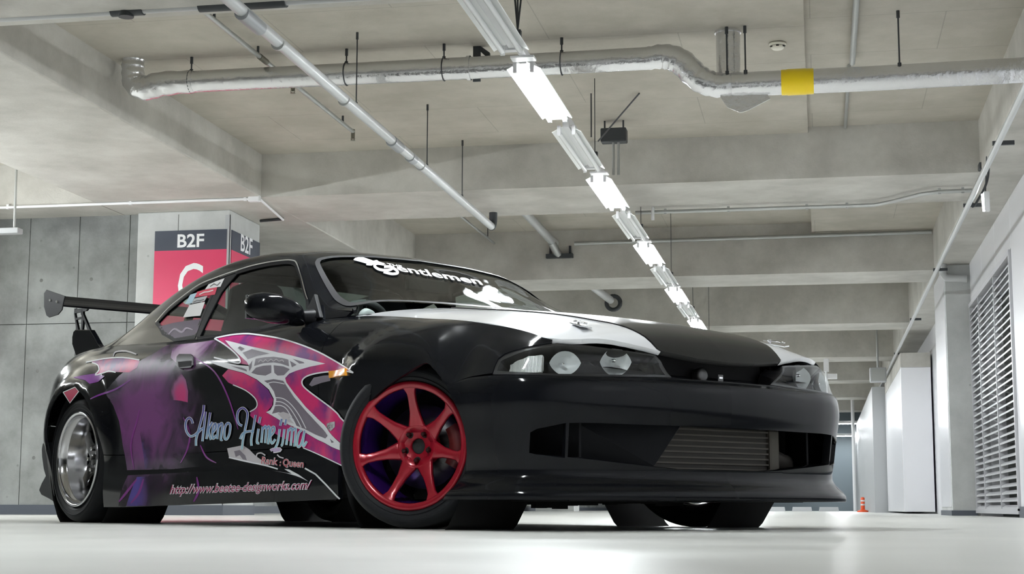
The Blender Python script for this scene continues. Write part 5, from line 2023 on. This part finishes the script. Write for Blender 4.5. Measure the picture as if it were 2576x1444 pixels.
# rear quarter shapes
R1 = [(228, 909), (270, 903), (310, 901), (352, 907), (345, 925), (326, 937), (290, 936), (262, 938), (240, 944), (250, 931), (246, 918)]
d_(R1, MAG, 'magenta_blade', 2)
strokes('white_edge', BODY, [[(217, 912), (246, 906), (270, 902), (310, 900), (352, 906)], [(292, 937), (275, 934), (262, 938), (240, 944), (250, 931), (246, 918), (232, 913)]], 3, LWHITE, LIV, .0024, 3)
d_([(184, 950), (240, 940), (264, 946), (247, 961), (226, 966), (215, 957)], LPURP, 'purple_blade', 2)
d_([(160, 987), (190, 974), (199, 985), (177, 1014)], LRED, 'red_diamond', 2)
strokes('white_edge', BODY, [[(160, 987), (190, 974), (199, 985), (177, 1014), (160, 987)]], 2.2, LWHITE, LIV, .0024, 0)
strokes('white_edge', BODY, [[(286, 897), (292, 886), (318, 884), (345, 892), (330, 886)]], 4, LPALE, LIV, .0024, 3, True)
# tribal panels on the door and wing
T1 = [(545, 852), (580, 845), (612, 842), (640, 843), (670, 847), (700, 852), (748, 865), (800, 885), (850, 912), (891, 938), (870, 934), (833, 935), (800, 939), (775, 946), (763, 956), (763, 968), (775, 981), (800, 1000), (830, 1022), (850, 1039), (858, 1050), (866, 1060), (866, 1120), (835, 1093), (800, 1053), (770, 1023), (741, 988), (721, 961), (718, 950), (728, 939), (746, 931), (781, 922), (818, 915), (760, 902), (700, 888), (640, 875), (569, 858), (601, 889), (624, 910), (628, 919), (602, 914), (606, 905), (592, 887), (565, 866)]
d_(T1, MAG, 'magenta_blade', 3)
G = [(567, 857), (640, 874), (700, 887), (760, 901), (820, 915), (780, 923), (746, 933), (729, 940), (719, 951), (722, 962), (742, 989), (771, 1024), (801, 1054), (836, 1094), (866, 1122), (866, 1136), (830, 1121), (800, 1106), (760, 1082), (715, 1063), (690, 1048), (671, 1037), (682, 1031), (689, 1018), (690, 1003), (678, 980), (648, 955), (614, 938), (575, 928), (548, 919), (520, 908), (560, 911), (600, 919), (628, 921), (622, 910), (599, 890)]
d_(G, LWHITE, 'white_panel', 4)
for g_ in ([(600, 876), (605, 872), (617, 878), (609, 883)], [(612, 888), (635, 879), (655, 884), (680, 890), (650, 895), (625, 904)],
           [(641, 921), (645, 903), (668, 899), (690, 898), (712, 901), (727, 905), (729, 922), (708, 915), (690, 912), (664, 914)],
           [(634, 938), (646, 925), (665, 920), (684, 919), (684, 938), (670, 945), (650, 943)], [(690, 919), (715, 922), (731, 929), (716, 944), (700, 945), (692, 938)],
           [(731, 908), (748, 918), (736, 924)], [(738, 903), (765, 911), (768, 914), (755, 915)], [(627, 921), (637, 907), (634, 925), (629, 934)],
           [(666, 958), (690, 954), (714, 958), (722, 970), (742, 1000), (772, 1035), (800, 1065), (826, 1096), (820, 1103), (795, 1093), (770, 1080), (748, 1071), (740, 1054), (722, 1041), (702, 1037), (686, 1041), (692, 1027), (697, 1005), (691, 985), (678, 966)],
           [(832, 1103), (842, 1112), (836, 1114)], [(582, 921), (610, 925), (622, 930), (623, 935), (608, 930)]):
    d_(g_, LGREY, 'grey_inset', 5)
strokes('white_arc', BODY, [[(695, 1000), (715, 1003), (735, 1018), (755, 1045), (772, 1078)], [(694, 1010), (712, 1012), (730, 1025), (748, 1052), (760, 1075)], [(692, 1021), (708, 1020), (724, 1030), (742, 1062)], [(670, 967), (690, 961), (718, 966)]], 2.2, LWHITE, LIV, .0042, 4)
d_([(700, 1040), (715, 1036), (732, 1042), (738, 1048), (728, 1050), (735, 1060), (742, 1066), (725, 1060), (712, 1052)], LPALE, 'pale_swirl', 6)
strokes('print_mark', BODY, [[(652, 912), (658, 906), (664, 911), (670, 905), (676, 910), (684, 904), (690, 909), (697, 904), (704, 909), (712, 906), (716, 911)]], 2.0, LPALE, LIV, .0042, 2)
B = [(575, 929), (614, 939), (647, 956), (676, 981), (688, 1004), (686, 1020), (671, 1038), (690, 1049), (715, 1064), (760, 1083), (800, 1107), (830, 1122), (866, 1137), (866, 1173), (810, 1147), (765, 1127), (700, 1095), (650, 1065), (630, 1045), (632, 1035), (645, 1027), (649, 1015), (642, 1000), (620, 982), (595, 972), (575, 962), (560, 945)]
d_(B, MAG, 'magenta_blade', 3)
strokes('white_edge', BODY, [[(543, 852), (580, 844.5), (612, 841.5), (640, 842.5), (700, 851.5), (748, 864.5), (800, 884.5), (850, 911.5), (891, 938)], [(540, 853), (565, 867), (592, 888), (606, 906), (601, 914), (570, 907), (540, 900)],
             [(891, 938), (870, 934), (833, 935), (800, 939), (775, 946), (763, 956), (763, 968), (775, 981), (800, 1000), (830, 1022), (850, 1039), (858, 1050), (868, 1060)]], 3.6, LWHITE, LIV, .0040, 3)
strokes('white_edge', BODY, [[(588, 968), (620, 982), (642, 1000), (649, 1015), (645, 1027), (630, 1036)], [(765, 1127), (800, 1142), (868, 1174)]], 2.8, LWHITE, LIV, .0040, 3)
# pale tail below the name
d_([(572, 1128), (592, 1124), (612, 1120), (628, 1131), (645, 1148), (668, 1163), (678, 1172), (640, 1163), (600, 1156), (577, 1151)], LPALE, 'pale_tail', 2)
strokes('white_edge', BODY, [[(577, 1151), (620, 1161), (668, 1171), (700, 1180)]], 3.5, LWHITE, LIV, .0024, 3)
d_([(590, 1135), (604, 1132), (618, 1146), (622, 1158), (612, 1156), (604, 1145), (594, 1150)], LGREY, 'grey_inset', 3)
d_([(684, 1183), (720, 1190), (745, 1197), (760, 1203), (776, 1211), (752, 1194), (728, 1181), (716, 1180), (735, 1192)], LWHITE, 'white_blade', 2)
strokes('white_edge', BODY, [[(768, 1178), (795, 1193)], [(795, 1193), (822, 1220), (848, 1248), (856, 1255)]], 4, LWHITE, LIV, .0024, 0)
d_([(790, 950), (815, 945), (832, 944), (832, 958), (810, 963), (785, 972), (778, 968)], LGREY, 'grey_inset', 2)

# name lettering, traced stroke by stroke: white edge below, blue fading to pale blue above
BLUEG = gloss('livery_letter_blue', (.1, .1, .4))
nt_, b_, new_, link_ = nodes(BLUEG)
tc_ = new_('ShaderNodeTexCoord')
sx_ = new_('ShaderNodeSeparateXYZ')
link_(tc_.outputs['Object'], sx_.inputs[0])
mr2 = new_('ShaderNodeMapRange')
mr2.inputs['From Min'].default_value, mr2.inputs['From Max'].default_value = .335, .475
link_(sx_.outputs['Z'], mr2.inputs['Value'])
cr_ = new_('ShaderNodeValToRGB')
cr_.color_ramp.elements[0].color = (.30, .55, .66, 1)
cr_.color_ramp.elements[1].color = (.055, .03, .25, 1)
e_ = cr_.color_ramp.elements.new(.5)
e_.color = (.16, .27, .50, 1)
link_(mr2.outputs[0], cr_.inputs['Fac'])
link_(cr_.outputs['Color'], b_.inputs['Base Color'])
NAME = [
    [(255, 350), (238, 300), (205, 275), (168, 310), (157, 380), (172, 460), (220, 520), (280, 505), (330, 455)],
    [(405, 100), (398, 180), (370, 300), (332, 440), (300, 560), (298, 650)], [(428, 190), (415, 320), (398, 460), (384, 590)], [(330, 470), (365, 430), (400, 410)],
    [(490, 200), (468, 350), (438, 560)], [(522, 330), (470, 430), (478, 500), (500, 570)],
    [(528, 470), (566, 410), (560, 348), (532, 390), (518, 480), (530, 555), (572, 505)],
    [(603, 345), (583, 560)], [(600, 400), (640, 345), (652, 385), (632, 560), (655, 565)],
    [(712, 350), (684, 420), (682, 540), (710, 562), (744, 500), (760, 385), (738, 345), (712, 350)],
    [(920, 380), (872, 350), (852, 270), (870, 180), (930, 140), (984, 190), (990, 260), (965, 400), (932, 560), (915, 700)], [(1100, 235), (1072, 400), (1042, 560), (1045, 650)], [(892, 560), (930, 485), (1010, 455), (1080, 455)],
    [(1165, 260), (1145, 345)], [(1140, 420), (1118, 600), (1150, 612)],
    [(1197, 390), (1177, 610)], [(1195, 430), (1242, 390), (1230, 615)], [(1240, 430), (1287, 392), (1268, 630)],
    [(1300, 520), (1350, 455), (1347, 395), (1312, 425), (1298, 540), (1320, 620), (1366, 560)],
    [(1452, 288), (1432, 380)], [(1425, 425), (1400, 600), (1360, 690)], [(1512, 295), (1495, 372)], [(1488, 425), (1462, 620), (1440, 650)],
    [(1542, 420), (1513, 640)], [(1540, 455), (1590, 412), (1572, 650)], [(1590, 455), (1640, 418), (1622, 660)],
    [(1722, 442), (1682, 480), (1657, 620), (1682, 668), (1722, 600), (1762, 445)], [(1760, 445), (1740, 560), (1742, 660), (1790, 590)]]
NAME = [[(440 + .187 * a, 1000 + .187 * b) for a, b in p] for p in NAME]
strokes('name_lettering_edge', BODY, NAME, 6.4, LWHITE, LIV, .0050, 4)
strokes('name_lettering', BODY, NAME, 3.8, BLUEG, LIV, .0056, 4)
strokes('name_lettering_edge', BODY, [[(683, 1134), (690, 1130), (707, 1129), (707, 1134), (690, 1137)]], 7, LWHITE, LIV, .0050, 2)
strokes('name_lettering', BODY, [[(684, 1134), (690, 1130.5), (706, 1129.5), (705, 1133), (690, 1136)]], 4.6, gloss('livery_lilac', (.5, .38, .6)), LIV, .0056, 2)
# rank line
rk = gloss('livery_rank_red', (.40, .03, .05))
strokes('rank_swash', BODY, [[(664, 1160), (655, 1157), (648, 1150), (650, 1142), (660, 1140), (670, 1146)], [(700, 1144), (706, 1150), (716, 1153)]], 3.4, LPALE, LIV, .0050, 4)
for b2, of2, M2 in ((.045, .0050, LPALE), (.0, .0056, rk)):
    text_on('rank_lettering', BODY, 'Rank', (660, 1167), (.985, .08), (.12, -1), 25, 42, M2, LIV, of2, b2)
    text_on('rank_lettering', BODY, ':', (705, 1172), (.985, .08), (.12, -1), 22, 4, M2, LIV, of2, b2)
    text_on('rank_lettering', BODY, 'Queen', (713, 1172), (.985, .08), (.12, -1), 25, 54, M2, LIV, of2, b2)
# web address on the sill
url = gloss('livery_url_red', (.33, .012, .09))
for b2, of2, M2 in ((.05, .0022, LWHITE), (.0, .0028, url)):
    text_on('web_lettering', BODY, 'http://www.beetee-designworks.com/', (428, 1242), (.9994, -.034), (.30, -1), 31, 352, M2, LIV, of2, b2)

# ------------------------------------------------------------------ glass stickers and windscreen banner
STK = empty('stickers', parent=car)
stw_ = gloss('sticker_white', (.75, .74, .74))
for px, M in (([(526, 716), (566, 701), (556, 722), (517, 729)], stw_), ([(497, 735), (548, 723), (542, 742), (492, 749)], gloss('sticker_red', (.62, .05, .10))),
              ([(480, 742), (497, 737), (484, 763), (467, 766)], gloss('sticker_blue', (.42, .60, .72))), ([(490, 752), (523, 745), (516, 758), (483, 765)], gloss('sticker_grey', (.45, .45, .47))),
              ([(478, 768), (517, 760), (505, 795), (462, 799)], stw_)):
    decal(GREEN, px, M, 'sticker', STK, .003, .03)
decal(GREEN, [(400, 822), (440, 812), (508, 803), (494, 844), (440, 853), (414, 839)], gloss('film_purple', (.035, .010, .045)), 'window_film', STK, .002, .03)
strokes('sticker_print', GREEN, [[(425, 842), (440, 828), (458, 836), (470, 826), (486, 830)]], 5, gloss('film_lilac', (.30, .24, .32)), STK, .003, 4, True)
strokes('sticker_print', GREEN, [[(530, 722), (540, 715), (548, 719), (556, 711)], [(488, 761), (497, 757), (505, 757), (515, 754)]], 2, STEELD, STK, .0038, 0)
strokes('sticker_print', GREEN, [[(503, 742), (515, 736), (525, 735), (538, 731)]], 2.4, stw_, STK, .0038, 0)
BAN = empty('windscreen_banner', parent=car)
BAN['label'] = 'white script banner on the windscreen'
bw = gloss('banner_white', (.85, .86, .88))
decal(GREEN, [(889, 655), (893, 650), (908, 646), (939, 657), (948, 655), (953, 659), (965, 663), (971, 667), (955, 666), (942, 664), (935, 669), (921, 668), (922, 664)], bw, 'brush_mark', BAN, .002, .03)
text_on('banner_lettering', GREEN, 'THE', (976, 669), (.98, .16), (-.55, -1), 9, 38, bw, BAN, .002, .02)
strokes('banner_lettering', GREEN, [[(966, 666), (948, 664), (942, 670), (952, 678), (970, 681), (985, 678), (984, 672), (966, 672)], [(984, 673), (996, 680), (1000, 688), (985, 690), (965, 685)]], 6.5, bw, BAN, .002, 4)
text_on('banner_lettering', GREEN, 'entlemen', (1003, 682), (.985, .165), (-.75, -1), 24, 215, bw, BAN, .002, .02)

# raised maker's letters on the rear tyre's sidewall
tl = MB()
vs, fs = text_mesh('UAL', 1.0, .02)
tl.add([car_px(226 + 30 * v.x * .62 + 8 * v.y * 1.1, 1023 + 30 * v.x * .72 - 8 * v.y * .9, 'y', -.8485) for v in vs], fs)
tl.build('tyre_lettering', mat('tyre_grey', (.10, .105, .11), .6), car)
